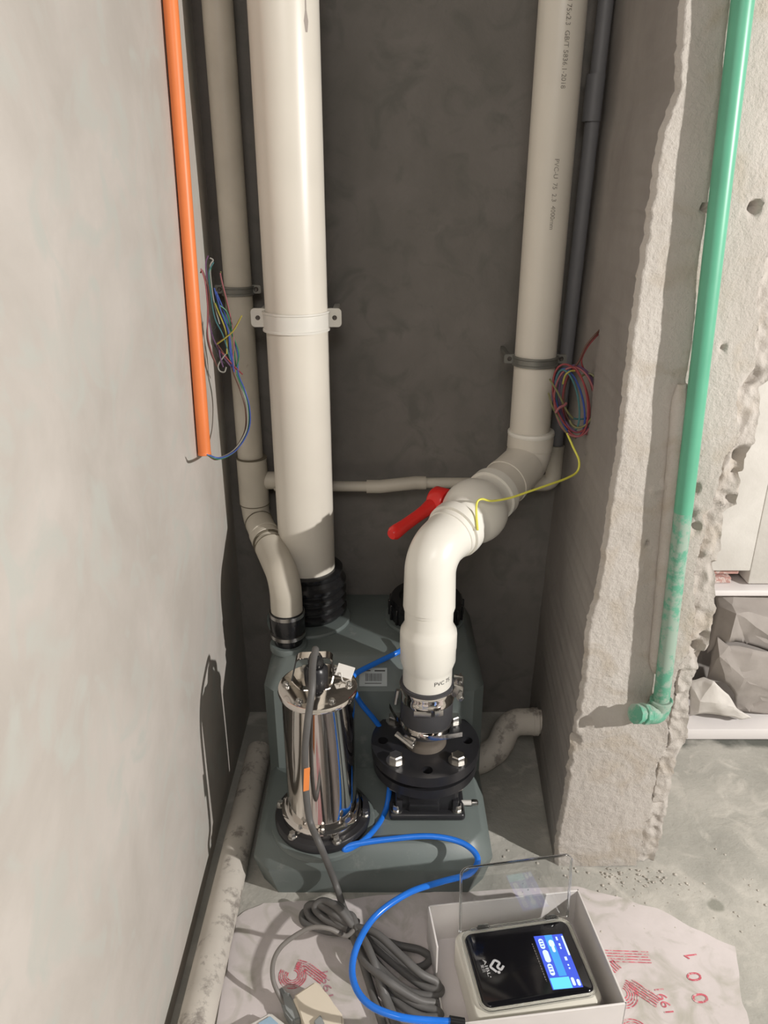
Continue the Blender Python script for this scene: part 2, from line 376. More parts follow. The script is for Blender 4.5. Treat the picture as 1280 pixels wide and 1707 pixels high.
# wall far right, beyond the pillar, with a low opening, a brick showing in its broken foot
YF = 1.46
zA = PY(1220, 952, YF).z; zB = PY(1220, 974, YF).z; xs = PY(1249, 960, YF).x
bm = bmesh.new()
box(bm, ((.50+xs)/2, YF+.05, (zA+TOP)/2), (xs-.50, .10, TOP-zA), bev=.003)
box(bm, ((xs+2.6)/2, YF+.05, (zB+TOP)/2), (2.6-xs, .10, TOP-zB), bev=.004)
far = struct('wall_far_right', bm, M['pale'])
for i, (x0, x1, za, zb, yo) in enumerate([(.54, .612, zB+.014, zA-.003, .016), (.615, xs-.012, zB+.013, zA-.004, .022), (.52, .575, zB-.004, zB+.010, .012), (.578, xs-.03, zB-.005, zB+.009, .014)]):
    obj('brick', BOX(((x0+x1)/2, YF+yo+.03, (za+zb)/2), (x1-x0, .06, zb-za), bev=.002), M['brick'], far)
zS = PY(1220, 981, YF).z
struct('trim_1', BOX((1.56, YF+.045, zS-.004), (2.1, .12, .014), bev=.003), M['board'])
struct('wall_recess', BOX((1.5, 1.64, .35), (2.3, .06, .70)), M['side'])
# dab of cement ledge over broken pillar edge
# ================================================================== PRINTED FLOOR FILM
film_px = [(392, 1530), (440, 1506), (560, 1500), (700, 1490), (960, 1478), (1040, 1500), (1095, 1515), (1150, 1545), (1190, 1565), (1228, 1580), (1232, 1640), (1246, 1690), (1250, 1760), (1180, 1860), (900, 1900), (500, 1880), (350, 1780), (372, 1640)]
o2 = []
for k in range(len(film_px)):
    a = PZ(*film_px[k], 0); b = PZ(*film_px[(k+1) % len(film_px)], 0)
    for q in range(6):
        p = a.lerp(b, q/6); o2.append((p.x+.006*nz(p.x, p.y, 1, 30), p.y+.006*nz(p.x, p.y, 5, 30)))
film = obj('floor_film', prism(o2, .0002, .0018), M['film'])
tag(film, 'dusty pinkish-white protective film with red stripe print, laid on the floor in front', 'film')
ZT = .0026
def fpt(px, py): p = PZ(px, py, ZT); return (p.x, p.y)
# stripes: five lines per band
def band(bm, pts, n=5, gap=.0040, wd=.0017, lift=.0004):
    pts = [Vector(p) for p in pts]
    for k in range(n):
        off = (k-(n-1)/2)*gap; q = []
        for i, p in enumerate(pts):
            t = (pts[min(len(pts)-1, i+1)]-pts[max(0, i-1)]).normalized(); q.append(p+Vector((-t.y, t.x))*off)
        ribbon(bm, q, wd, ZT+lift)
def ring_tail(bm, c, r, end, a0, a1, gap=.0040, n=5):
    c = Vector(c); pts = [c+Vector((math.cos(a0+(a1-a0)*i/48), math.sin(a0+(a1-a0)*i/48)))*r for i in range(49)]
    if end is not None: pts.append(Vector(end))
    band(bm, pts, n, gap, lift=0)
bm = bmesh.new()
band(bm, [fpt(1000, 1593), fpt(1083, 1596)], gap=.0048)
band(bm, [fpt(1016, 1604), fpt(1031, 1618)], n=4, gap=.0045)
c = Vector(fpt(1036, 1655)); ring_tail(bm, c, .0165, None, math.radians(-200), math.radians(60), gap=.0038)
band(bm, [fpt(1050, 1640), fpt(1098, 1672)], gap=.0042)
c = Vector(fpt(1058, 1726)); ring_tail(bm, c, .0165, None, math.radians(-20), math.radians(230), gap=.0038)
obj('stripe_print', bm, M['print_red'], film, smooth=False)
bm = bmesh.new()
c = Vector(fpt(488, 1626)); ring_tail(bm, c, .0150, None, math.radians(150), math.radians(440), gap=.0032)
band(bm, [fpt(495, 1607), fpt(510, 1611), fpt(540, 1634)], gap=.0036)
obj('stripe_print', bm, M['print_red'], film, smooth=False)
def floor_text(body, px0, px1, hpx, m):
    a = PZ(*px0, ZT); b = PZ(*px1, ZT); x = (b-a); ln = x.length; x.normalize(); y = Vector((-x.y, x.x, 0))
    text_on('printed_number', body, hpx, a, x, y, m, film, width=ln, smooth=False)
# read from bottom to top
for ch, pc, s in (('1', (1148, 1594), .030), ('0', (1157, 1628), .034), ('0', (1167, 1664), .036)):
    if ch == '1':
        b1 = bmesh.new(); ribbon(b1, [(0, 0), (0, s*.70)], s*.085, 0); ribbon(b1, [(s*.01, s*.69), (-s*.20, s*.50)], s*.075, .0003)
        me = bpy.data.meshes.new('one'); b1.to_mesh(me); b1.free()
    else: me = text_mesh(ch, s)
    cx = sum(v.co.x for v in me.vertices)/len(me.vertices); cy = sum(v.co.y for v in me.vertices)/len(me.vertices)
    p = PZ(*pc, ZT); rot = Matrix.Rotation(math.radians(97), 4, 'Z')
    me.transform(Matrix.Translation(p) @ rot @ Matrix.Translation((-cx, -cy, 0))); obj('printed_number', me, M['print_red'], film, smooth=False)
floor_text('1991', (1130, 1692), (1112, 1652), .021, M['print_red'])
floor_text('1991', (561, 1664), (551, 1622), .018, M['print_mauve'])
# crumbs of cement on the floor
bm = bmesh.new()
def crumb(bm, p, s):
    b2 = bmesh.ops.create_icosphere(bm, subdivisions=1, radius=s)
    for v in b2['verts']: v.co = Vector((v.co.x*random.uniform(.7, 1.4), v.co.y*random.uniform(.7, 1.4), v.co.z*random.uniform(.4, .8)))+Vector(p)
for i in range(170):
    if i < 50: px, py = random.gauss(1070, 45), random.gauss(1472, 20)
    elif i < 100: px, py = random.uniform(930, 1110), random.gauss(1450, 8)
    else: px, py = random.uniform(840, 1280), random.uniform(1400, 1560)
    p = PZ(px, py, .001)
    if p.y > 1.045 and .3 < p.x < .53: continue
    s = random.uniform(.0008, .0028); crumb(bm, (p.x, p.y, s*.4), s)
o = obj('cement_crumbs', bm, M['mortar'], smooth=False); tag(o, 'loose cement crumbs scattered at the foot of the rough pillar', 'debris'); o['kind'] = 'stuff'

# ================================================================== PIPES ALONG THE WALLS
def socket(path0, d, r, ln, parent, m, name='socket'):
    d = Vector(d).normalized()
    return obj(name, L([(r-.0025, 0), (r, .002), (r, ln-.002), (r-.0025, ln)], path0, d), m, parent)
# -- large soil pipe
XS, YS = -.154, 1.385
t = thing('soil_pipe', 'thick white vertical waste pipe, widest of all, entering black ribbed boot on tank', 'pipe', (XS, YS, .34))
obj('pipe', SW([(XS, YS, .372), (XS, YS, TOP-.02)], .055, 64), M['pvc'], t)
bm = bmesh.new(); zd = PY(516, 36, YS-.05).z; rows = []
for k in range(22):
    q = k/21; zz = zd-.012+q*.30; wd_ = .0045*math.sin(PI*min(1, q*10)) if q < .07 else .0012
    if q < .055: wd_ = .0048*math.sqrt(max(.02, 1-((q-.03)/.032)**2))
    a0 = math.radians(43); rows.append([bm.verts.new((XS+math.sin(a0+j*wd_/.055)*.0554, YS-math.cos(a0+j*wd_/.055)*.0554, zz)) for j in (-1, 0, 1)])
for r0, r1 in zip(rows, rows[1:]):
    for j in (0, 1): bm.faces.new((r0[j], r0[j+1], r1[j+1], r1[j]))
obj('glue_drip', bm, M['drip'], t, label='thin grey drip near the top')
# black corrugated boot
bp = [(.060, .0)]
for k in range(4): z = .010+k*.020; bp += [(.066, z), (.073, z+.005), (.073, z+.011), (.066, z+.016)]
bp += [(.064, .095), (.0665, .098), (.0665, .106), (.059, .108), (.0555, .108)]
# -- small drain pipe on the left
XD, YD = -.266, 1.455
t2 = thing('small_drain_pipe', 'slim dusty white drain pipe left of the thick one, bending onto the tank', 'pipe', (-.18, 1.263, .34))
P1 = Vector((-.262, 1.452, .525)); P2 = Vector((-.184, 1.270, .478))
obj('pipe', SW([(XD-.004, YD+.005, TOP-.02), (XD, YD, .58)], .0252, 40), M['pvc_old'], t2)
obj('tee_fitting', L([(.0275, 0), (.0298, .002), (.0298, .100), (.0275, .102)], (XD+.002, YD-.001, .553)), M['pvc_old'], t2)
obj('tee_branch', L([(.018, 0), (.018, .050), (.0155, .052)], (XD+.01, YD, .605), (1, 0, 0), 32), M['pvc_old'], t2)
obj('upper_elbow', SW(fillet([(XD+.002, YD-.001, .560), P1, P1.lerp(P2, .42)], .05), [.0292]*1+[.0280]*11+[.0292]*1, 40), M['pvc_old'], t2)
dd = (P2-P1).normalized()
for q, rr0 in ((.10, .0286), (.42, .0296), (.50, .0304)): obj('joint_line', L([(rr0-.002, -.0012), (rr0+.0007, -.0008), (rr0+.0007, .0008), (rr0-.002, .0012)], P1.lerp(P2, q), dd, 40), M['grime'], t2)
for zz, rr0 in ((.6545, .0298), (.556, .0300)): obj('joint_line', L([(rr0-.002, -.0012), (rr0+.0006, -.0007), (rr0+.0006, .0007), (rr0-.002, .0012)], (XD+.002, YD-.001, zz), (0, 0, 1), 40), M['grime'], t2)
for q in (.27, .36): obj('collar', L([(.0292, 0), (.0302, .001), (.0302, .008), (.0292, .009)], P1.lerp(P2, q), dd, 40), M['pvc_old'], t2)
obj('pipe', SW([P1.lerp(P2, .3), P1.lerp(P2, .6)], .0262, 40), M['pvc_old'], t2)
obj('lower_elbow', SW(fillet([P1.lerp(P2, .50), P2, (P2.x, P2.y, .408)], .055), [.0300]*13, 40), M['pvc_old'], t2)
cb = Vector((P2.x, P2.y, 0))
obj('rubber_coupling', L([(.030, .355), (.032, .358), (.032, .372), (.0335, .376), (.0335, .400), (.032, .404), (.032, .412), (.0265, .413)], cb), M['rubber'], t2)
obj('hose_clamp', L([(.0325, .403), (.0335, .403), (.0335, .4105), (.0325, .4105)], cb), M['steel'], t2)
obj('hose_clamp', L([(.0325, .359), (.0335, .359), (.0335, .3665), (.0325, .3665)], cb), M['steel'], t2)
obj('pipe_stub', L([(.027, .325), (.027, .36)], cb), M['rubber'], t2)

# -- thin horizontal white pipe along the back wall
YH = 1.448
h0 = PY(460, 811, YH); h1 = PY(640, 818, YH); h2 = PY(692, 802, YH); h3 = PY(905, 806, YH)
zc1 = h0.z; zc2 = h3.z
t3 = thing('cross_pipe', 'thin pale horizontal pipe across back wall behind the thick pipe and the valve', 'pipe', (0, YH, zc1))
hp = [(XD+.045, YD-.003, zc1), (h1.x-.008, YH, zc1), (h2.x, YH+.004, zc2), (h3.x, YH+.004, zc2)]
obj('pipe', SW(fillet(hp, .02), .0105, 24), M['pvc_old'], t3)
obj('offset_bend', SW(fillet([(h1.x-.035, YH, zc1), (h1.x-.008, YH, zc1), (h2.x, YH+.004, zc2), (h2.x+.022, YH+.004, zc2)], .02), .0135, 24), M['pvc_old'], t3)
obj('coupling', L([(.0125, 0), (.0135, .001), (.0135, .02), (.0125, .021)], (XD+.056, YD-.003, zc1), (1, 0, 0), 32), M['pvc_old'], t3)
# -- thin grey vertical pipe in the right corner
gx_top = PY(1010, 0, 1.455); gx_bot = PY(924, 770, 1.455)
t4 = thing('grey_corner_pipe', 'thin dark grey vertical pipe in the right back corner', 'pipe', (gx_bot.x, 1.455, zc2))
gdir = (gx_top-gx_bot).normalized(); gtop = gx_bot+gdir*((TOP-.1-gx_bot.z)/gdir.z*.55)
obj('pipe', SW([gx_bot, gtop], .0128, 28), M['pvc_grey'], t4)
cc = PY(985, 203, 1.455); obj('coupling', SW([cc, cc+gdir*.07], .0158, 28), M['pvc_grey'], t4)
obj('elbow', SW(fillet([gx_bot+gdir*.035, (gx_bot.x, YH+.004, zc2), (gx_bot.x-.04, YH+.004, zc2)], .018), .0165, 28), M['pvc_old'], t4, label='whitish elbow at its foot')

# -- discharge pipe at right, down from above to the ball valve
XR, YR = .277, 1.40
rt = PY(938.5, 0, YR); rb = PY(884, 700, YR); rd = (rt-rb).normalized()
U = Vector((.2765, 1.395, .668)); E = Vector((.076, 1.13, .600)); dv = (E-U).normalized(); BV = U.lerp(E, .585)
t5 = thing('upper_discharge_pipe', 'medium white vertical pipe on the right, coming down from above into the valve', 'pipe', (XR, YR, .66))
obj('pipe', SW([rb-rd*.02, rb+rd*(1.6)], .0375, 56), M['pvc'], t5)
sk = PY(882, 716, YR)
obj('upper_elbow', SW(fillet([(U.x+.001, U.y, sk.z-.002), U, U.lerp(E, .50)], .055, 14), [.0430]*3+[.0418]*11+[.0425]*2+[.0428], 56), M['pvc'], t5)
obj('socket_rim', L([(.0385, .0), (.0430, .0), (.0440, .002), (.0440, .006), (.0425, .008)], (U.x+.001, U.y, sk.z-.008)), M['pvc_new'], t5)
obj('joint_rim', L([(.0428, 0), (.0440, .001), (.0440, .010), (.0428, .011)], U.lerp(E, .24), dv), M['pvc'], t5)
# -- ball valve
tv = thing('ball_valve', 'white ball valve with a red lever between the two elbows', 'valve', BV)
prof = []
for k in range(19):
    a = PI*k/18; prof.append((max(.044, .058*math.sin(a)), -.058*math.cos(a)))
prof = [(.044, -.075)]+prof+[(.044, .075)]
obj('valve_body', L(prof, BV, dv, 64), M['pvc_new'], tv)
obj('union_ring', L([(.044, 0), (.0492, .001), (.0498, .010), (.0492, .020), (.044, .021)], BV+dv*.052, dv, 64), M['pvc_new'], tv)
obj('union_ring', L([(.044, 0), (.0485, .001), (.0485, .018), (.044, .019)], BV-dv*.072, dv, 64), M['pvc_new'], tv)
hd = dv.copy(); hd.z = 0; hd.normalize(); sd = Vector((-abs(hd.y), abs(hd.x), 0)); sd.normalize()   # stem direction: left and back
st = BV+sd*.050
obj('stem_boss', L([(.026, 0), (.026, .012), (.020, .016)], BV+sd*.040, sd, 40), M['pvc_new'], tv)
hb = bmesh.new(); lathe(hb, [(.024, .0), (.026, .003), (.026, .026), (.022, .031), (.010, .033), (0, .033)], st+sd*.008, sd, 40)
tip = PY(652, 892, 1.19); base = st+sd*.026
obj('lever_hub', hb, M['red'], tv)
path = [base.lerp(tip, q) for q in (0, .15, .3, .45, .6, .75, .88, .95, 1.0)]
obj('lever', SW(path, [.016, .0150, .0118, .0108, .0108, .0112, .0125, .0125, .0085], 20), M['red'], tv)
# -- lower discharge: elbow, reducer
t6 = thing('lower_discharge_pipe', 'bright white elbow and reducer standing on the black rubber coupling', 'pipe', (E.x, E.y, .335))
ex, ey = E.x, E.y
obj('lower_elbow', SW(fillet([BV+dv*.070, E, (ex, ey, .502)], .075, 18), [.0440]+[.0425]*19+[.0440], 64), M['pvc_new'], t6)
obj('elbow_rim', L([(.043, 0), (.0452, .001), (.0452, .011), (.043, .012)], BV+dv*.073, dv, 64), M['pvc_new'], t6)
obj('reducer', L([(.038, .506), (.0412, .504), (.0412, .472), (.0425, .466), (.0480, .456), (.0488, .450), (.0488, .424), (.0480, .419), (.0480, .398), (.0440, .385), (.0430, .380), (.0430, .330)], (ex, ey, 0), n=64), M['pvc_new'], t6)
obj('joint_rim', L([(.0412, .496), (.0425, .4965), (.0425, .507), (.041, .508)], (ex, ey, 0), n=64), M['pvc_new'], t6)
# print near the bottom of the reducer and along the upper pipe
def cyl_text(body, size, c, r, ang, z, m, parent, vertical=False, axis=None):
    me = text_mesh(body, size); 
    for v in me.vertices:
        x, y = v.co.x, v.co.y
        if vertical: a = ang+y/r; h = z-x
        else: a = ang+x/r; h = z+y
        ax = Vector((0, 0, 1)) if axis is None else axis
        p = Vector((c[0], c[1], 0))+ax*(h/ax.z)-Vector((0, 0, 0))
        base_xy = Vector((c[0], c[1], h)) if axis is None else Vector(c)+ax*((h-c[2])/ax.z)
        v.co = base_xy+Vector((math.sin(a), -math.cos(a), 0))*(r+.0004)
    return obj('printed_marking', me, m, parent, smooth=False)
cyl_text('PVC 75', .011, (ex, ey), .0430, math.radians(12), .366, M['ink'], t6)
c0 = rb.copy()
zt = PY(940, 2, 1.363).z; 
cyl_text('PVC-U 75x2.3  GB/T 5836.1-2018', .0105, c0, .0375, math.radians(-4), zt+.03, M['ink_dim'], t5, vertical=True, axis=rd)
cyl_text('PVC-U  75  2.3  4000mm', .0105, c0, .0375, math.radians(-4), zt-.215, M['ink_dim'], t5, vertical=True, axis=rd)

# -- floor pipe on the left
fa = PZ(432, 1250, .03); fb = PZ(330, 1690, .03); fdir = (fb-fa).normalized(); fb2 = fb+fdir*.5
fa.z = fb2.z = .0275
o = obj('floor_drain_pipe', SW([fa, fa.lerp(fb2, .5), fb2], .0265, 40), M['pvc_dust']); tag(o, 'dusty pale pipe lying on the floor along the left wall', 'pipe')
# -- white elbow out of the shaft side wall at lower right
Ye = 1.34
a = PY(888, 1203, Ye); wx = .342
t7 = thing('side_outlet_pipe', 'pale bent pipe coming out of the right shaft wall behind the tank', 'pipe', (a.x, Ye, 0))
b_ = Vector((a.x-.040, Ye, a.z)); c_ = PY(835, 1262, 1.30)
obj('pipe', SW([(wx+.01, Ye, a.z), (a.x-.01, Ye, a.z)], .0255, 40), M['pvc_dust'], t7)
obj('elbow', SW(fillet([(a.x+.004, Ye, a.z), b_+Vector((-.01, 0, 0)), b_.lerp(c_, .75)+Vector((-.012, 0, -.0)), (c_.x-.045, 1.29, max(.03, c_.z)), (c_.x-.12, 1.285, .031)], .04), .0282, 40), M['pvc_dust'], t7)
obj('socket_rim', L([(.027, 0), (.0295, .001), (.0295, .012), (.027, .013)], (a.x-.002, Ye, a.z), (1, 0, 0)), M['pvc_dust'], t7)

# -- orange conduit on the left wall
oa = PX(284, 0, XL+.0125); ob = PX(341, 757, XL+.0125); od = (oa-ob).normalized()
to = thing('orange_conduit', 'bright orange plastic conduit running down the left plaster wall', 'conduit', ob)
obj('tube', SW([ob, oa+od*.75], .0108, 32), M['orange'], to)
obj('open_end', L([(.0085, 0), (.0112, 0), (.0112, .004), (.0105, .005)], ob-od*.001, od, 32), M['orange'], to)
bm = bmesh.new()
for i in range(70):                                # cement smears behind it
    q = random.uniform(.06, .62); p = ob.lerp(oa, q) + Vector((-.008, .012+random.uniform(-.002, .004), 0)); crumb(bm, p, random.uniform(.002, .006))
o = obj('mortar_dabs', bm, M['mortar'], to); o['kind'] = 'stuff'

# -- green water pipe on the pillar
yg = YP-.0215
ga = PY(1238, 0, yg); gb = PY(1102, 1168, yg); gd = (ga-gb).normalized()
tg = thing('green_water_pipe', 'green plastic water pipe running down the rough pillar to a capped elbow', 'pipe', gb)
obj('pipe', SW([gb, gb.lerp(ga, .35)], .0128, 32), M['green_dusty'], tg, label='cement-smeared lower length')
obj('pipe', SW([gb.lerp(ga, .345), ga+gd*.8], .0130, 32), M['green'], tg)
gc = gb-gd*.026; plug0 = PY(1050, 1190, yg-.026)
obj('elbow', SW(fillet([gb+gd*.003, gc, gc.lerp(plug0, .45)], .012), .0162, 32), M['green_dusty'], tg)
pd = (plug0-gc).normalized()
plug_o = obj('hex_nut', L([(.0165, 0), (.0175, .001), (.0175, .010), (.0165, .011)], gc+pd*.030, pd, 8), M['green_dusty'], tg)
obj('screw_plug', L([(.014, 0), (.014, .008), (.0165, .0085), (.0165, .015), (.010, .016)], gc+pd*.041, pd, 10), M['green_dusty'], tg)
obj('elbow_rim', L([(.0165, 0), (.0178, .001), (.0178, .006), (.0165, .007)], gb-gd*.004, gd, 32), M['green_dusty'], tg, label='pale lip of the elbow socket')
bm = bmesh.new()
ca_ = PY(1142, 640, YP-.004); cb_2 = PY(1097, 1120, YP-.004); pp = [ca_.lerp(cb_2, i/24)+Vector((-.004+.0012*nz(i, 0, 0, .9), 0, 0)) for i in range(25)]
sweep(bm, pp, [.0125+.0012*nz(i, 3, 0, 1.3)-(.006 if i in (0, 24) else 0) for i in range(25)], 14)
obj('cement_coat', bm, M['pillar'], tg, label='grey cement smeared along its left side')
obj('wall_socket', L([(.013, 0), (.015, .004), (.015, .03)], Vector((gc.x, gc.y, gc.z)), (0, 1, 0), 24), M['green_dusty'], tg)

# ================================================================== PIPE BRACKETS
def bracket(name, label, c, r, hgt, earw, m, standoff, ear=True, tilt=0):
    t = thing(name, label, 'bracket', c); c = Vector(c)
    bm = bmesh.new(); n = 40; rows = []
    for i in range(n+1):                           # front half band with raised rims
        a = PI*i/n; ca, sa = math.cos(a), math.sin(a)
        pr = [(r+.0006, -hgt/2), (r+.0045, -hgt/2), (r+.0045, -hgt/2+.003), (r+.0028, -hgt/2+.0045), (r+.0028, hgt/2-.0045), (r+.0045, hgt/2-.003), (r+.0045, hgt/2), (r+.0006, hgt/2)]
        rows.append([bm.verts.new(c+Vector((-ca*q, -sa*q, h))) for q, h in pr])
    for r0, r1 in zip(rows, rows[1:]):
        for i in range(8): bm.faces.new((r0[i], r0[(i+1) % 8], r1[(i+1) % 8], r1[i]))
    bm.faces.new(rows[0]); bm.faces.new(rows[-1])
    obj('band', bm, m, t)
    for s in (-1, 1):
        ec = c+Vector((s*(r+earw/2), .001, hgt*.12)); ew, eh, er = (earw+.006)/2, hgt*.475, hgt*.2; oe = []
        for qx, qy, q0 in ((1, 1, 0), (-1, 1, 90), (-1, -1, 180), (1, -1, 270)):
            for k in range(6): an = math.radians(q0+18*k); oe.append((qx*(ew-er)+er*math.cos(an), qy*(eh-er)+er*math.sin(an)))
        eb = prism(oe, -.0025, .0025); eb.transform(Matrix.Translation(ec) @ Matrix.Rotation(PI/2, 4, 'X')); obj('ear', eb, m, t)
        sc = ec+Vector((s*earw*.08, -.0028, 0)); obj('screw', L([(.0042, -.004), (.0042, 0), (.003, .001), (0, .0004)], sc, (0, -1, 0), 16), M['screw'], t)
        obj('standoff', BOX((ec.x, (ec.y+YB)/2+.002, ec.z), (earw*.5, YB-ec.y, hgt*.5), bev=.002), m, t)
    return t
bz = PY(500, 540, YS-.055); bracket('pipe_bracket', 'white plastic saddle bracket round the thick waste pipe', (XS-.001, YS, bz.z-.002), .055, .034, .022, M['bracket'], .1)
bz = PY(395, 487, YD-.025); bracket('pipe_bracket', 'dark metal bracket round the slim left drain pipe', (XD-.002, YD+.003, bz.z), .0255, .016, .014, M['dullsteel'], .1)
bz = PY(888, 607, YR-.0375); cx = (rb+rd*((bz.z-rb.z)/rd.z)); bracket('pipe_bracket', 'dull metal bracket round the right vertical pipe, above the coiled wires', (cx.x, cx.y, bz.z), .0378, .017, .016, M['dullsteel'], .1)

# ================================================================== TANK
def loft(loops, bm=None):
    bm = bm or bmesh.new(); rs = [[bm.verts.new(p) for p in lp] for lp in loops]; n = len(rs[0])
    for a, b in zip(rs, rs[1:]):
        for i in range(n): bm.faces.new((a[i], a[(i+1) % n], b[(i+1) % n], b[i]))
    bm.faces.new(rs[0]); bm.faces.new(rs[-1]); return bm
def octo(x0, x1, y0, y1, c, z, cb=None):
    cb = c if cb is None else cb
    return [Vector(p) for p in ((x0+c, y0, z), (x1-c, y0, z), (x1, y0+c, z), (x1, y1-cb, z), (x1-cb, y1, z), (x0+cb, y1, z), (x0, y1-cb, z), (x0, y0+c, z))]
tk = thing('sewage_tank', 'grey-green stepped plastic sewage tank standing in the niche', 'tank', (-.015, 1.2, 0))
TX0, TX1 = -.228, .190
DECK = .108; UP = .335
bm = loft([octo(TX0+.012, TX1-.012, .992, 1.47, .03, 0), octo(TX0, TX1, .978, 1.478, .03, .065), octo(TX0, TX1, .978, 1.478, .03, .072), octo(TX0+.016, TX1-.016, 1.000, 1.465, .025, DECK-.003), octo(TX0+.020, TX1-.020, 1.004, 1.46, .025, DECK)])
obj('lower_tank', bm, M['tank'], tk)
bm = loft([octo(TX0+.004, TX1-.002, 1.185, 1.480, .02, DECK-.02), octo(TX0+.002, TX1-.002, 1.190, 1.482, .02, .285), octo(TX0+.026, TX1-.026, 1.232, 1.472, .02, UP-.003), octo(TX0+.030, TX1-.030, 1.236, 1.468, .02, UP)])
obj('upper_tank', bm, M['tank'], tk)
obj('boss', L([(.086, UP-.005), (.086, UP+.003), (.083, UP+.006)], (XS, YS-.012, 0), n=64), M['tank'], tk)
obj('boss', L([(.082, UP-.005), (.082, UP+.003), (.079, UP+.006)], (.083, 1.375, 0), n=64), M['tank'], tk)
obj('boss', L([(.036, UP-.005), (.036, UP+.004), (.034, UP+.007)], (P2.x, P2.y, 0), n=48), M['tank'], tk)
# tank inspection port with black screw cap
cap = bmesh.new(); lathe(cap, [(.070, 0), (.074, .004), (.074, .040), (.070, .046), (.055, .047), (.052, .042), (0, .042)], (.086, 1.375, UP+.004), n=64)
co = obj('port_cap', cap, M['rubber'], tk, label='black ribbed screw cap')
for i in range(20):
    a = 2*PI*i/20; obj('cap_rib', BOX((.086+.0745*math.cos(a), 1.375+.0745*math.sin(a), UP+.024), (.006, .006, .034), Matrix.Rotation(a, 3, 'Z'), bev=.001, seg=1), M['rubber'], co)
# label sticker on the sloping front of the upper block
s00 = PY(597, 1114, 1.199); n_ = Vector((0, -1, .35)).normalized()
def sticker(cx, cz, yy, wd, hh, parent):
    upv = Vector((0, .042, .047)).normalized(); x = Vector((1, 0, 0)); nn = x.cross(upv); c = Vector((cx, yy, cz))
    bm = bmesh.new(); vs2 = [bm.verts.new(c+x*a*wd/2+upv*b*hh/2+nn*k) for k in (0, .0006) for a, b in ((-1, -1), (1, -1), (1, 1), (-1, 1))]
    for q in ((0, 1, 2, 3), (4, 5, 6, 7), (0, 1, 5, 4), (1, 2, 6, 5), (2, 3, 7, 6), (3, 0, 4, 7)): bm.faces.new([vs2[i] for i in q])
    so = obj('sticker', bm, M['stick'], parent, smooth=False)
    bm = bmesh.new()
    def rect(a0, a1, b0, b1):
        v = [bm.verts.new(c+x*(a-.5)*wd+upv*(b-.5)*hh+nn*.0010) for a, b in ((a0, b0), (a1, b0), (a1, b1), (a0, b1))]; bm.faces.new(v)
    rect(.55, .93, .80, .88); rect(.08, .40, .82, .88)
    a = .22
    while a < .80: wv = random.uniform(.006, .02); rect(a, a+wv, .28, .70); a += wv+random.uniform(.008, .02)
    rect(.2, .8, .14, .18)
    obj('barcode', bm, M['ink'], so, smooth=False)
M['stick'] = mat('grey_sticker', (.34, .38, .38), .4)
sticker(PY(622, 1129, 1.21).x, .3045, 1.2068, .052, .034, tk)
# black rubber boot for the soil pipe
obj('rubber_boot', L([(r_, h_+UP+.004) for r_, h_ in bp], (XS+.004, YS, 0), n=64), M['rubber'], tk, label='black ribbed rubber boot')
bt = bpy.data.objects['rubber_boot']

# ================================================================== PUMP
PXc, PYc = PZ(538, 1352, .13).x, PZ(538, 1352, .13).y
pt = thing('sewage_pump', 'polished steel cylindrical pump motor standing on the tank, left front', 'pump', (PXc, PYc, DECK))
z0 = DECK
PTOP = .398
obj('mount_ring', L([(.092, z0-.002), (.092, z0+.006), (.089, z0+.008), (.07, z0+.008)], (PXc, PYc, 0), n=64), M['tank'], pt)
obj('base_flange', L([(.083, z0+.006), (.084, z0+.010), (.084, z0+.020), (.081, z0+.024), (.064, z0+.026)], (PXc, PYc, 0), n=64), M['cast'], pt)
obj('motor_foot', L([(.0700, z0+.024), (.0715, z0+.026), (.0715, z0+.038), (.068, z0+.041), (.0635, z0+.042)], (PXc, PYc, 0), n=64), M['chrome'], pt)
topx, topy = PXc+.000, PYc+.0
obj('motor_shell', L([(.0600, z0+.038), (.0600, PTOP-.012), (.0615, PTOP-.010)], (topx, topy, 0), n=96), M['chrome'], pt)
obj('top_plate', L([(.0600, PTOP-.012), (.0645, PTOP-.010), (.0655, PTOP-.006), (.0645, PTOP-.001), (.062, PTOP), (0, PTOP)], (topx, topy, 0), n=96), M['chrome'], pt)
for i in range(6):
    a = math.radians(-115+60*i-5); obj('bolt', L([(.0065, 0), (.0065, .0015), (.0045, .002), (.0045, .0055), (.0035, .0065), (0, .0058)], (topx+.052*math.cos(a), topy+.052*math.sin(a), PTOP), n=20), M['steel'], pt)
for i in range(6):
    a = math.radians(-128+60*i); obj('bolt', hexbolt(.0058, .009, (PXc+.0765*math.cos(a), PYc+.0765*math.sin(a), z0+.023)), M['steel'], pt)
for i in range(3):
    a = math.radians(-85+35*(i-1)); obj('foot_screw', hexbolt(.0035, .007, (PXc+.0665*math.cos(a), PYc+.0665*math.sin(a), z0+.039), washer=False), M['steel'], pt)
obj('eye_tab', L([(.0055, 0), (.0055, .002)], (PXc+.046, PYc-.050, z0+.052), (.5, -.8, 0), 16), M['steel'], pt)
# gland block and gland at the back of the top
gbx, gby = topx-.004, topy+.020
obj('gland_block', L([(.020, PTOP-.002), (.020, PTOP+.018), (.015, PTOP+.024), (0, PTOP+.024)], (gbx, gby, 0), n=32), M['cast'], pt)
obj('cable_gland', L([(.012, PTOP+.022), (.013, PTOP+.026), (.013, PTOP+.036), (.009, PTOP+.046), (.0, PTOP+.046)], (gbx, gby, 0), n=12), M['rubber'], pt)
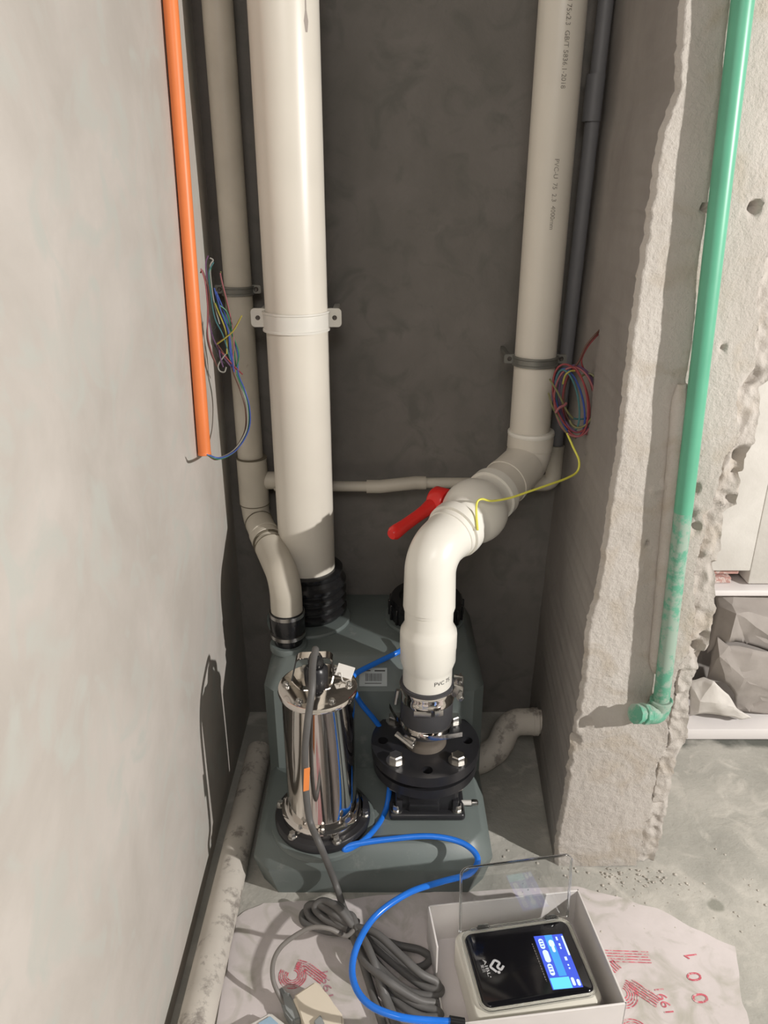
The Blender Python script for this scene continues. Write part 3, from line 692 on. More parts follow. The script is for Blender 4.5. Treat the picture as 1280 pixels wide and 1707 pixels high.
# strap handle: flat steel bow
hw = .044
pth = fillet([(topx-hw, topy+.020, PTOP), (topx-hw+.008, topy+.034, PTOP+.034), (topx+hw*.5, topy+.038, PTOP+.034), (topx+hw*.55, topy+.034, PTOP)], .010, 6)
bm = bmesh.new(); prev = None
for i, p in enumerate(pth):
    tt = (pth[min(len(pth)-1, i+1)]-pth[max(0, i-1)]).normalized(); nn = Vector((0, 1, 0)); s2 = tt.cross(nn).normalized()
    ring = [bm.verts.new(p+nn*a*.009+s2*b*.0012) for a, b in ((-1, -1), (1, -1), (1, 1), (-1, 1))]
    if prev:
        for k in range(4): bm.faces.new((prev[k], prev[(k+1) % 4], ring[(k+1) % 4], ring[k]))
    prev = ring
obj('handle', bm, M['chrome'], pt)
# white tag on a thin post of the cable
tgc = PY(575, 1119, topy+.02)
Rt = Matrix.Rotation(math.radians(20), 3, 'Y') @ Matrix.Rotation(math.radians(-20), 3, 'X')
ttg = thing('white_pump_tag', 'small blank white tag sticking up at the right rim of the pump top', 'tag', (tgc.x, tgc.y, PTOP))
obj('card', BOX(tgc, (.029, .0012, .021), Rt, bev=.0004, seg=1), M['tag_white'], ttg)
obj('tie', SW(catmull([tgc+Vector((-.007, 0, -.008)), (tgc.x-.006, tgc.y-.006, PTOP+.014), (tgc.x-.004, tgc.y-.010, PTOP+.0025), (tgc.x+.004, tgc.y-.014, PTOP+.002)]), .0012, 8), M['tag_white'], ttg)

# ================================================================== CHECK VALVE WITH FLANGES
cv = thing('check_valve', 'black iron valve body with two round flanges, right of the pump', 'valve', (ex, ey, DECK))
FX, FY = ex-.001, 1.128
FT = .222
def flange(name, z, h, R, holes, m, parent, hole_r=.0095, rc=.077):
    bm = bmesh.new(); n = 72; rings = {}
    # disc with real through holes: polar grid, hole cells cut by a ring of faces
    outer = [Vector((math.cos(2*PI*i/n)*R, math.sin(2*PI*i/n)*R)) for i in range(n)]
    import mathutils
    pts = [p.copy() for p in outer]; edges = [(i, (i+1) % n) for i in range(n)]
    inner_r = .036; k0 = len(pts)
    for i in range(32): pts.append(Vector((math.cos(2*PI*i/32)*inner_r, math.sin(2*PI*i/32)*inner_r)))
    edges += [(k0+i, k0+(i+1) % 32) for i in range(32)]
    for a in holes:
        k1 = len(pts); cxx, cyy = rc*math.cos(a), rc*math.sin(a)
        for i in range(20): pts.append(Vector((cxx+hole_r*math.cos(2*PI*i/20), cyy+hole_r*math.sin(2*PI*i/20))))
        edges += [(k1+i, k1+(i+1) % 20) for i in range(20)]
    from mathutils.geometry import delaunay_2d_cdt
    vv, ee, ff, *_ = delaunay_2d_cdt(pts, edges, [], 0, 1e-6)
    def inside_hole(c):
        if c.length < inner_r-1e-5: return True
        return any((c-Vector((rc*math.cos(a), rc*math.sin(a)))).length < hole_r*.985 for a in holes)
    top = [bm.verts.new((FX+p.x, FY+p.y, z+h)) for p in vv]; bot = [bm.verts.new((FX+p.x, FY+p.y, z)) for p in vv]
    cnt = {}
    for f in ff:
        c = sum((vv[i] for i in f), Vector((0, 0)))/len(f)
        if inside_hole(c): continue
        bm.faces.new([top[i] for i in f]); bm.faces.new([bot[i] for i in reversed(f)])
        for i in range(len(f)):
            e = (f[i], f[(i+1) % len(f)]); key = tuple(sorted(e)); cnt.setdefault(key, []).append(e)
    for k_, v_ in cnt.items():
        if len(v_) == 1:
            a, b = v_[0]; bm.faces.new((top[a], bot[a], bot[b], top[b]))
    for v in [v for v in bm.verts if not v.link_faces]: bm.verts.remove(v)
    return obj(name, bm, m, parent, angle=35)
ha = [math.radians(-90+45*i) for i in range(8)]
fl = flange('upper_flange', FT-.020, .020, .098, ha, M['cast'], cv)
obj('gasket', L([(.06, FT-.030), (.085, FT-.030), (.085, FT-.020), (.06, FT-.020)], (FX, FY, 0), n=48), M['rubber'], cv)
flange('lower_flange', FT-.048, .018, .095, ha, M['cast'], cv)
bolt_as = [-135, -45, 45, 135]
for aa in bolt_as:
    a = math.radians(aa); p = (FX+.077*math.cos(a), FY+.077*math.sin(a), FT)
    bo = obj('flange_bolt', hexbolt(.0125, .012, p), M['steel'], cv)
    obj('bolt_shank', L([(.008, 0), (.008, .062)], (p[0], p[1], FT-.060), n=16), M['steel'], bo)
    obj('nut', L([(.0125, 0), (.0125, .010)], (p[0], p[1], FT-.059), n=6), M['steel'], bo)
# cast box body under the flanges
bm = BOX((FX+.002, FY-.008, (DECK+.172)/2+.006), (.112, .120, .172-DECK-.006), bev=.010, seg=3); obj('valve_box', bm, M['cast'], cv)
obj('base_plate', BOX((FX+.002, FY-.010, DECK+.008), (.136, .142, .016), bev=.007, seg=3), M['cast'], cv)
obj('front_rib', BOX((FX-.004, FY-.073, DECK+.034), (.052, .010, .006), bev=.002), M['cast'], cv)
obj('front_cover', BOX((FX-.004, FY-.068, DECK+.038), (.056, .008, .050), bev=.003), M['cast'], cv)
for sx in (-1, 1): obj('front_web', BOX((FX+.002+sx*.050, FY-.066, DECK+.026), (.012, .016, .030), bev=.004), M['cast'], cv)
for sx in (-1, 1):
    for sy in (-1, 1):
        obj('base_bolt', hexbolt(.0078, .011, (FX+.002+sx*.054, FY-.010+sy*.058, DECK+.0155)), M['steel'], cv)
gp = PY(778, 1338, FY-.045)
gb_ = bmesh.new(); cyl(gb_, (FX+.052, gp.y, gp.z), (1, 0, 0), .0048, .034, 16); obj('drain_nipple', gb_, M['tag_white'], cv, label='small white nipple')
obj('nipple_tip', L([(.0055, 0), (.0062, .002), (.0055, .010), (.003, .012)], (FX+.084, gp.y, gp.z), (1, 0, 0), 12), M['steel'], cv)
# stub and rubber coupling with clamps
obj('outlet_stub', L([(.0385, FT-.02), (.0385, FT+.006), (.0365, FT+.010), (.0365, FT+.02), (.0385, FT+.024), (.0385, FT+.048)], (FX, FY, 0), n=48), M['brass'], cv, label='grimy metal stub')
rc_ = thing('rubber_coupling', 'dark rubber sleeve with two steel clamps under the bright white pipe', 'coupling', (ex, ey, FT+.03))
obj('sleeve', L([(.0395, FT+.028), (.0435, FT+.030), (.0435, FT+.046), (.0465, FT+.052), (.0465, FT+.102), (.0455, FT+.106), (.0470, FT+.120), (.0470, FT+.128), (.0435, FT+.129)], (ex, ey, 0), n=64), M['rubber_grey'], rc_)
obj('wide_clamp', L([(.0470, FT+.098), (.0488, FT+.098), (.0494, FT+.102), (.0488, FT+.106), (.0488, FT+.116), (.0494, FT+.120), (.0488, FT+.123), (.0470, FT+.123)], (ex, ey, 0), n=64), M['chrome'], rc_)
wc = bpy.data.objects['wide_clamp']
lug = Vector((ex+.050, ey-.006, FT+.118)); Rz = Matrix.Rotation(math.radians(-20), 3, 'Z')
obj('clamp_lug', BOX(lug+Vector((.004, -.010, 0)), (.018, .006, .026), Rz, bev=.0025), M['steel'], wc)
obj('clamp_lug', BOX(lug+Vector((.006, .014, .004)), (.018, .006, .026), Rz, bev=.0025), M['steel'], wc)
obj('clamp_bolt', SW([lug+Vector((.006, -.030, -.004)), lug+Vector((.010, .030, .008))], .0032, 12), M['steel'], wc)
obj('clamp_nut', L([(.0065, 0), (.0065, .006)], lug+Vector((.0055, -.026, -.003)), (0, 1, 0), 6), M['steel'], wc)
obj('lock_plate', BOX((ex+.018, ey-.0500, FT+.097), (.016, .003, .012), Matrix.Rotation(math.radians(18), 3, 'Z'), bev=.001), M['steel'], wc)
obj('lock_plate', BOX((ex-.010, ey-.0505, FT+.095), (.030, .003, .010), Matrix.Rotation(math.radians(-8), 3, 'Z'), bev=.001), M['steel'], wc)
obj('clamp_screw', SW([(ex-.056, ey-.014, FT+.090), (ex-.052, ey-.012, FT+.118)], .0038, 10), M['steel'], wc)
# lower, narrow worm clamp, slightly tilted, loose tail
tn = Vector((.10, .05, 1)).normalized()
lcl = obj('worm_clamp', L([(.0440, -.005), (.0468, -.005), (.0468, .005), (.0440, .005)], (ex, ey, FT+.044), tn, 64), M['chrome'], rc_)
obj('worm_housing', BOX((ex-.032, ey-.044, FT+.034), (.024, .014, .013), Matrix.Rotation(math.radians(-35), 3, 'Z'), bev=.003), M['steel'], lcl)
obj('worm_screw', SW([(ex-.055, ey-.034, FT+.041), (ex-.024, ey-.053, FT+.027)], .0052, 8), M['steel'], lcl)
def strap(pts, wd, parent, name='loose_tail', m=None):
    bm = bmesh.new(); prev = None; pts = catmull(pts, 5)
    for i, p in enumerate(pts):
        tt = (pts[min(len(pts)-1, i+1)]-pts[max(0, i-1)]).normalized(); up = Vector((0, 0, 1)); s2 = tt.cross(up).normalized()
        ring = [bm.verts.new(p+up*a*wd/2+s2*b*.0006) for a, b in ((-1, -1), (1, -1), (1, 1), (-1, 1))]
        if prev:
            for k in range(4): bm.faces.new((prev[k], prev[(k+1) % 4], ring[(k+1) % 4], ring[k]))
        else: bm.faces.new(ring)
        prev = ring
    bm.faces.new(prev); return obj(name, bm, m or M['chrome'], parent)
strap([(ex-.028, ey-.0375, FT+.046), (ex-.005, ey-.0485, FT+.044), (ex+.022, ey-.050, FT+.045), (ex+.060, ey-.050, FT+.053)], .0095, lcl)
strap([(ex-.042, ey-.020, FT+.050), (ex-.055, ey-.012, FT+.060), (ex-.066, ey-.004, FT+.078)], .009, lcl)

# ================================================================== BLUE TUBE
def pth3(lst): return [PZ(px, py, z) for px, py, z in lst]
hose = [PY(700, 1062, 1.24), PY(665, 1086, 1.235), PY(625, 1106, 1.20), PY(592, 1124, 1.16), PY(587, 1140, 1.15), PY(600, 1170, 1.165), PY(635, 1216, 1.17), PY(650, 1270, 1.14), PY(648, 1325, 1.095), PY(638, 1362, 1.06)]
hose += [PZ(612, 1396, .125), PZ(588, 1412, .118), PZ(574, 1417, .116), PZ(584, 1409, .121), PZ(640, 1400, .128), PZ(715, 1394, .135), PZ(770, 1405, .132), PZ(796, 1430, .128), PZ(782, 1456, .125), PZ(735, 1470, .122), PZ(680, 1489, .118), PZ(625, 1528, .112), PZ(594, 1580, .108), PZ(588, 1630, .106), PZ(612, 1672, .104), PZ(665, 1695, .100), PZ(725, 1702, .088), PZ(754, 1703, .086)]
hs = catmull(hose, 8)
o = obj('blue_air_tube', SW(hs, .0050, 16), M['blue']); obj('push_fitting', SW([hs[-1]-Vector((.004, 0, -.001)), hs[-1]+Vector((.016, 0, -.004))], .0072, 16), M['rubber'], o, label='black push fitting at its end'); tag(o, 'bright blue plastic tube looping from the valve across the floor into the box', 'tube')

# ================================================================== GREY CABLES
knot = PZ(588, 1546, .030)
pc = thing('pump_cable', 'grey cable hanging from the pump top down to the coiled bundle', 'cable', (knot.x, knot.y, 0))
zt0 = PTOP+.045
cp = [Vector((gbx, gby, zt0)), Vector((gbx+.001, gby-.006, zt0+.014)), Vector((gbx-.001, gby-.040, zt0+.004)), PY(520, 1150, topy-.055), PY(513, 1200, topy-.072), PY(508, 1260, topy-.073), PY(510, 1320, topy-.074), PY(517, 1370, topy-.082), PY(534, 1410, topy-.112), PY(558, 1470, .962), PY(575, 1518, .92), knot+Vector((0, .01, .012)), knot+Vector((.01, -.02, .008))]
obj('cable', SW(catmull(cp, 8), .0057, 16), M['cable'], pc)
tc_ = PY(510, 1298, topy-.083)
bmt = BOX(tc_+Vector((.001, -.002, 0)), (.010, .0014, .046), Matrix.Rotation(math.radians(4), 3, 'Y') @ Matrix.Rotation(math.radians(25), 3, 'Z'), bev=.0004, seg=1)
obj('orange_tag', bmt, M['tag_orange'], pc, label='orange flag tag folded round the cable')
ck = thing('coiled_cable', 'tangled coil of grey cable tied in the middle on the floor', 'cable', (knot.x, knot.y, 0))
left_l = [
 [(588, 1546, .032), (560, 1525, .045), (530, 1508, .040), (512, 1512, .028), (520, 1532, .016), (552, 1548, .018), (588, 1552, .022)],
 [(588, 1544, .040), (565, 1515, .055), (540, 1502, .048), (525, 1512, .038), (540, 1530, .030), (570, 1545, .030), (590, 1550, .028)],
 [(586, 1550, .028), (548, 1530, .020), (520, 1520, .012), (506, 1522, .010), (508, 1538, .008), (545, 1552, .012), (590, 1556, .016)],
 [(590, 1548, .036), (575, 1520, .050), (556, 1507, .044), (548, 1516, .036), (562, 1536, .034), (588, 1552, .030)]]
for l_ in left_l: obj('loop', SW(catmull(pth3(l_), 8), .0062, 12), M['cable'], ck)
right_l = [
 [(586, 1546, .030), (620, 1562, .028), (655, 1592, .022), (690, 1622, .018), (722, 1638, .012), (735, 1650, .010), (722, 1660, .009), (680, 1652, .010), (640, 1620, .012), (606, 1575, .018), (588, 1550, .024)],
 [(586, 1544, .036), (625, 1555, .050), (665, 1590, .046), (700, 1622, .036), (726, 1636, .022), (728, 1648, .016), (700, 1640, .014), (655, 1605, .018), (610, 1566, .026), (588, 1550, .030)],
 [(590, 1550, .030), (612, 1580, .034), (628, 1620, .030), (640, 1660, .020), (655, 1700, .012), (664, 1740, .008), (648, 1735, .008), (632, 1690, .010), (616, 1640, .014), (600, 1590, .020), (586, 1554, .024)],
 [(592, 1548, .034), (632, 1580, .020), (672, 1612, .010), (702, 1612, .008), (716, 1598, .008), (700, 1584, .008), (660, 1575, .012), (620, 1560, .018), (590, 1548, .026)],
 [(588, 1550, .026), (622, 1600, .026), (650, 1642, .022), (690, 1672, .014), (726, 1684, .010), (732, 1694, .009), (700, 1694, .009), (660, 1668, .010), (626, 1622, .012), (596, 1570, .018)],
 [(588, 1552, .030), (606, 1600, .040), (640, 1630, .042), (668, 1650, .032), (700, 1668, .018), (728, 1672, .010)],
 [(588, 1548, .022), (606, 1566, .050), (622, 1600, .048), (634, 1636, .032), (646, 1668, .016), (668, 1720, .008)]]
for l_ in right_l: obj('loop', SW(catmull(pth3(l_), 8), .0062, 12), M['cable'], ck)
obj('cable_tie', L([(.015, -.003), (.0170, -.003), (.0170, .003), (.015, .003)], knot+Vector((0, 0, -.002)), (.8, -.5, -.05), 24), M['rubber'], ck)
# paler lead to the plug
pl = thing('plug_lead', 'pale grey lead arching from the coil to the cream plug', 'cable', PZ(467, 1657, 0))
obj('cable', SW(catmull(pth3([(588, 1552, .046), (578, 1560, .060), (566, 1556, .085), (548, 1548, .095), (522, 1546, .096), (498, 1556, .090), (470, 1577, .080), (456, 1602, .066), (455, 1632, .046), (466, 1660, .026), (482, 1684, .018)]), 8), .0036, 14), M['cable_light'], pl)

# ---- cream plug / adapter and the pale blue one
def slab(name, pxs, z0_, z1_, m, parent, bev=.003):
    o_ = [PZ(px, py, z1_) for px, py in pxs]; bm = prism([(p.x, p.y) for p in o_], z0_, z1_)
    bmesh.ops.bevel(bm, geom=bm.edges[:], offset=bev, segments=2, affect='EDGES'); return obj(name, bm, m, parent)
ad = thing('cream_plug_adapter', 'cream plastic plug adapter lying on the film, cut by the bottom frame edge', 'adapter', PZ(540, 1690, 0))
slab('body', [(487, 1659), (528, 1632), (548, 1660), (573, 1692), (574, 1760), (530, 1775), (505, 1700)], .002, .034, M['cream'], ad, .004)
slab('pin_guard', [(523, 1702), (534, 1691), (541, 1706), (541, 1722), (530, 1724)], .0335, .040, M['grey_blue'], ad, .001)
gpg = thing('grey_plug', 'small grey plug end beside the cream adapter', 'plug', PZ(482, 1680, 0))
slab('body', [(466, 1656), (480, 1650), (494, 1672), (503, 1696), (488, 1702), (474, 1684)], .004, .026, M['grey_blue'], gpg, .003)
obj('strain_relief', SW([PZ(466, 1652, .020), PZ(478, 1672, .016)], [.0062, .0085], 16), M['grey_blue'], gpg)
ba = thing('blue_faced_plug', 'white plug with pale blue face at the bottom left frame edge', 'plug', PZ(445, 1705, 0))
slab('body', [(414, 1706), (450, 1686), (476, 1706), (478, 1745), (430, 1750)], .002, .026, M['tag_white'], ba, .003)
slab('blue_face', [(430, 1705), (450, 1693), (464, 1706), (466, 1730), (438, 1732)], .026, .0285, M['pale_blue'], ba, .0008)

# ================================================================== OPEN CARDBOARD BOX
RZ = .082
TL = PZ(713, 1509, RZ); TR = PZ(964, 1482, RZ); BR = PZ(1045, 1673, RZ); ux = (TR-TL); wx_ = ux.length; ux.normalize(); uy = Vector((-ux.y, ux.x, 0))
Lb = abs((BR-TR).dot(uy)); BL = TL-uy*Lb; BR = TR-uy*Lb
bx = thing('open_box', 'open white cardboard box on the floor holding the black-faced controller', 'box', (TL+BR)/2-Vector((0, 0, RZ)))
def wallpanel(a, b, z0_, z1_, th, name, m, inward):
    a = Vector((a.x, a.y, 0)); b = Vector((b.x, b.y, 0)); d = (b-a); ln = d.length; d.normalize(); c = (a+b)/2+inward*th/2
    R = Matrix((d, Vector((-d.y, d.x, 0)), Vector((0, 0, 1)))).transposed()
    return obj(name, BOX((c.x, c.y, (z0_+z1_)/2), (ln, th, z1_-z0_), R, bev=.0007, seg=1), m, bx)
TK = .003; B0 = .0022
wallpanel(TL, TR, B0, RZ, TK, 'back_panel', M['card'], -uy)
wallpanel(TR, BR, B0, RZ, TK, 'side_panel', M['card'], -ux)
wallpanel(BL, BR, B0, RZ, TK, 'front_panel', M['card'], uy)
ce = TL-uy*.075; wallpanel(TL, ce, B0, RZ, TK, 'side_panel', M['card'], ux)
wallpanel(ce, BL, B0, .010, TK, 'torn_edge', M['card'], ux)
cb_ = (TL+BR)/2; R = Matrix((ux, uy, Vector((0, 0, 1)))).transposed()
obj('bottom_panel', BOX((cb_.x, cb_.y, B0+.001), (wx_-.002, Lb-.002, .002), R), M['card_in'], bx)
# ================================================================== CONTROLLER
PZt = .062
cTL = PZ(770, 1556, PZt); cTR = PZ(944, 1533, PZt); cBR = PZ(993, 1651, PZt); cBL = PZ(809, 1682, PZt)
cc_ = (cTL+cTR+cBR+cBL)/4; cx_ = ((cTR-cTL)+(cBR-cBL))/2; CW = cx_.length; cx_.normalize(); cy_ = Vector((-cx_.y, cx_.x, 0)); CH = (((cTL-cBL)+(cTR-cBR))/2).dot(cy_)
RC = Matrix((cx_, cy_, Vector((0, 0, 1)))).transposed()
ct = thing('pump_controller', 'ivory controller with a glossy black face and lit blue screen, in the box', 'controller', (cc_.x, cc_.y, B0+.002))
def rrect(wd, hh, r, z0_, z1_, top_in=0, c=cc_, off=(0, 0)):
    def lp(e, z):
        out = []
        for sx, sy, a0 in ((1, 1, 0), (-1, 1, 90), (-1, -1, 180), (1, -1, 270)):
            for k in range(7):
                a = math.radians(a0+15*k); rr_ = max(r-e, .001); out.append((sx*(wd/2-r)+rr_*math.cos(a)+off[0], sy*(hh/2-r)+rr_*math.sin(a)+off[1], z))
        return [Vector((c.x, c.y, 0))+cx_*p[0]+cy_*p[1]+Vector((0, 0, p[2])) for p in out]
    return loft([lp(.002, z0_), lp(0, z0_+.002), lp(0, z1_-.004), lp(.001, z1_-.0015), lp(.0035, z1_)])
obj('housing', rrect(CW+.022, CH+.026, .018, B0+.0025, PZt-.006, off=(-.003, -.003)), M['housing'], ct)
pn = obj('front_panel', rrect(CW, CH, .013, PZt-.010, PZt), M['panel'], ct, label='glossy black face plate')
# clear rim round the face
def rim(wd, hh, r, w_, z0_, z1_):
    bm = bmesh.new(); lo = []
    for e, z in ((0, z0_), (0, z1_), (w_, z1_), (w_, z0_)):
        row = []
        for sx, sy, a0 in ((1, 1, 0), (-1, 1, 90), (-1, -1, 180), (1, -1, 270)):
            for k in range(7):
                a = math.radians(a0+15*k); row.append(bm.verts.new(Vector((cc_.x, cc_.y, 0))+cx_*(sx*(wd/2-r)+(r-e)*math.cos(a))+cy_*(sy*(hh/2-r)+(r-e)*math.sin(a))+Vector((0, 0, z))))
        lo.append(row)
    n = len(lo[0])
    for a in range(4):
        for i in range(n): bm.faces.new((lo[a][i], lo[a][(i+1) % n], lo[(a+1) % 4][(i+1) % n], lo[(a+1) % 4][i]))
    return bm
obj('clear_rim', rim(CW+.010, CH+.010, .017, .0046, PZt-.007, PZt-.0005), M['clear'], ct)
def onp(px, py, dz=.0005): return PZ(px, py, PZt+dz)
# screen: quad in panel frame
s = [onp(889.5, 1561), onp(936.5, 1556), onp(972, 1645), onp(921, 1649)]
so_ = s[0]; sxv = (s[3]-s[0]); syv = (s[1]-s[0])        # sx: along its text (towards the viewer), sy: up
sxv = ((s[3]-s[0])+(s[2]-s[1]))/2; syv = ((s[1]-s[0])+(s[2]-s[3]))/2
def scr(name, rects, m, h, parent, rnd=False):
    bm = bmesh.new()
    for a0, a1, b0, b1 in rects:
        if rnd:
            pts = []; ra = min((a1-a0)*sxv.length, (b1-b0)*syv.length)/2
            for sx, sy, q0 in ((1, 1, 0), (-1, 1, 90), (-1, -1, 180), (1, -1, 270)):
                for k in range(5):
                    an = math.radians(q0+22.5*k); ca = (a0+a1)/2+sx*((a1-a0)/2-ra/sxv.length)+ra/sxv.length*math.cos(an); cb2 = (b0+b1)/2+sy*((b1-b0)/2-ra/syv.length)+ra/syv.length*math.sin(an)
                    pts.append(bm.verts.new(so_+sxv*ca+syv*cb2+Vector((0, 0, h))))
            bm.faces.new(pts)
        else: bm.faces.new([bm.verts.new(so_+sxv*a+syv*b+Vector((0, 0, h))) for a, b in ((a0, b0), (a1, b0), (a1, b1), (a0, b1))])
    return obj(name, bm, m, parent, smooth=False)
sc = obj('screen', BOX(so_+(sxv+syv)/2-Vector((0, 0, .0006)), (syv.length, sxv.length, .0014), Matrix((syv.normalized(), -sxv.normalized(), Vector((0, 0, 1)))).transposed()), M['scr_blue'], ct, label='lit blue screen')
scr('screen_band', [(.0, .78, .36, .62)], M['scr_mid'], .0003, sc)
scr('screen_band', [(.80, 1, .03, .66)], M['scr_cyan'], .0003, sc)
scr('screen_button', [(.06, .26, .10, .26), (.28, .52, .10, .29), (.54, .76, .10, .26)], M['scr_white'], .0004, sc, True)
scr('screen_button', [(.10, .24, .42, .60), (.22, .34, .46, .56), (.82, .97, .70, .80), (.86, .98, .86, .96)], M['scr_white'], .0005, sc, True)
scr('screen_text', [(.04, .42, .93, .99), (.05, .12, .72, .78), (.18, .23, .74, .80), (.25, .29, .74, .79), (.44, .51, .76, .84), (.58, .61, .77, .82), (.64, .67, .77, .82)], M['scr_white'], .0004, sc)
scr('button_text', [(.10, .12, .13, .23), (.15, .17, .13, .23), (.20, .22, .13, .23), (.58, .60, .13, .23), (.63, .65, .13, .23), (.69, .71, .13, .23)], M['scr_blue'], .0006, sc)
# logo and name on the face, turned a quarter with the screen
def lpx(x, y): return onp(790+x/18.29, 1580+y/18.29, .0004)
bm = bmesh.new()
ribbon(bm, catmull([lpx(*q) for q in ((695, 735), (600, 660), (505, 575), (560, 470), (620, 385), (700, 405), (775, 460), (745, 520), (715, 580), (765, 635), (825, 665), (865, 610), (905, 545))], 4), .0036, PZt+.0004)
c = lpx(760, 745); d_ = bmesh.ops.create_circle(bm, cap_ends=True, radius=.0024, segments=16, matrix=Matrix.Translation(c))
obj('logo', bm, M['print_grey'], ct, smooth=False)
tx = (lpx(430, 900)-lpx(250, 370)); ta = lpx(235, 365)
text_on('brand_lettering', 'AIBL', .0068, ta, tx, Vector((-tx.y, tx.x, 0)), M['print_grey'], ct, width=tx.length*.98, smooth=False)
ta = lpx(180, 520); text_on('small_lettering', '爱贝', .0052, ta, tx, Vector((-tx.y, tx.x, 0)), M['print_grey'], ct, width=.0125, smooth=False)
c = lpx(510, 885); bm = bmesh.new(); bmesh.ops.create_circle(bm, cap_ends=True, radius=.0009, segments=12, matrix=Matrix.Translation(c)); obj('trademark_dot', bm, M['print_grey'], ct, smooth=False)
ta = onp(887, 1573); tb = onp(911, 1636); bm = bmesh.new(); q = 0
while q < 1:
    wv = random.uniform(.02, .06); ribbon(bm, [ta.lerp(tb, q), ta.lerp(tb, min(1, q+wv))], .0016, PZt+.0004); q += wv+.022
obj('caption_line', bm, M['print_dim'], ct, smooth=False)
# clear hinged lid standing open
hl = onp(774, 1548) ; hr = onp(940, 1530)
lidx = cx_; lb = Vector((cc_.x, cc_.y, PZt+.001))+cy_*(CH/2+.005); lidh = .122; lw = CW+.008
ld_ = []
nrm = (cy_*.10+Vector((0, 0, 1))).normalized(); lay = nrm; laz = lidx.cross(lay).normalized()
def lidp(a, b, k): return lb+lidx*a+lay*b+laz*k
bm = bmesh.new(); rows = []
outl = [(-lw/2, 0), (lw/2, 0)]
for sx, a0 in ((1, 0), (-1, 90)):
    for k in range(6): a = math.radians(a0+18*k); outl.append((sx*(lw/2-.012)+.012*math.cos(a), lidh-.012+.012*math.sin(a)))
fr = [bm.verts.new(lidp(a, b, 0)) for a, b in outl]; bk = [bm.verts.new(lidp(a, b, .0016)) for a, b in outl]; n = len(fr)
bm.faces.new(fr); bm.faces.new(bk)
for i in range(n): bm.faces.new((fr[i], fr[(i+1) % n], bk[(i+1) % n], bk[i]))
lid = obj('clear_lid', bm, M['clear'], ct, smooth=False, label='clear hinged cover standing open')
path = [lidp(a, b, .001) for a, b in [(-lw/2, 0)]+[outl[i] for i in range(n-1, 1, -1)]+[(lw/2, 0)]]
M['clear_edge'] = clear('clear_lid_edge_plastic', (.93, .95, .95), .08)
obj('lid_edge', SW([p for i, p in enumerate(path)], .0022, 10), M['clear_edge'], lid)
for q in (-.30, .36):
    hp_ = lb+lidx*(q*CW)+Vector((0, 0, .001)); h_ = obj('hinge', BOX(hp_, (.018, .007, .007), RC, bev=.0015), M['clear_edge'], ct)
    obj('hinge_pin', SW([hp_-lidx*.011, hp_+lidx*.011], .0016, 10), M['chrome'], h_)
obj('hinge_bar', SW([lb-lidx*(CW*.42), lb+lidx*(CW*.44)], .0028, 10), M['clear_edge'], ct)

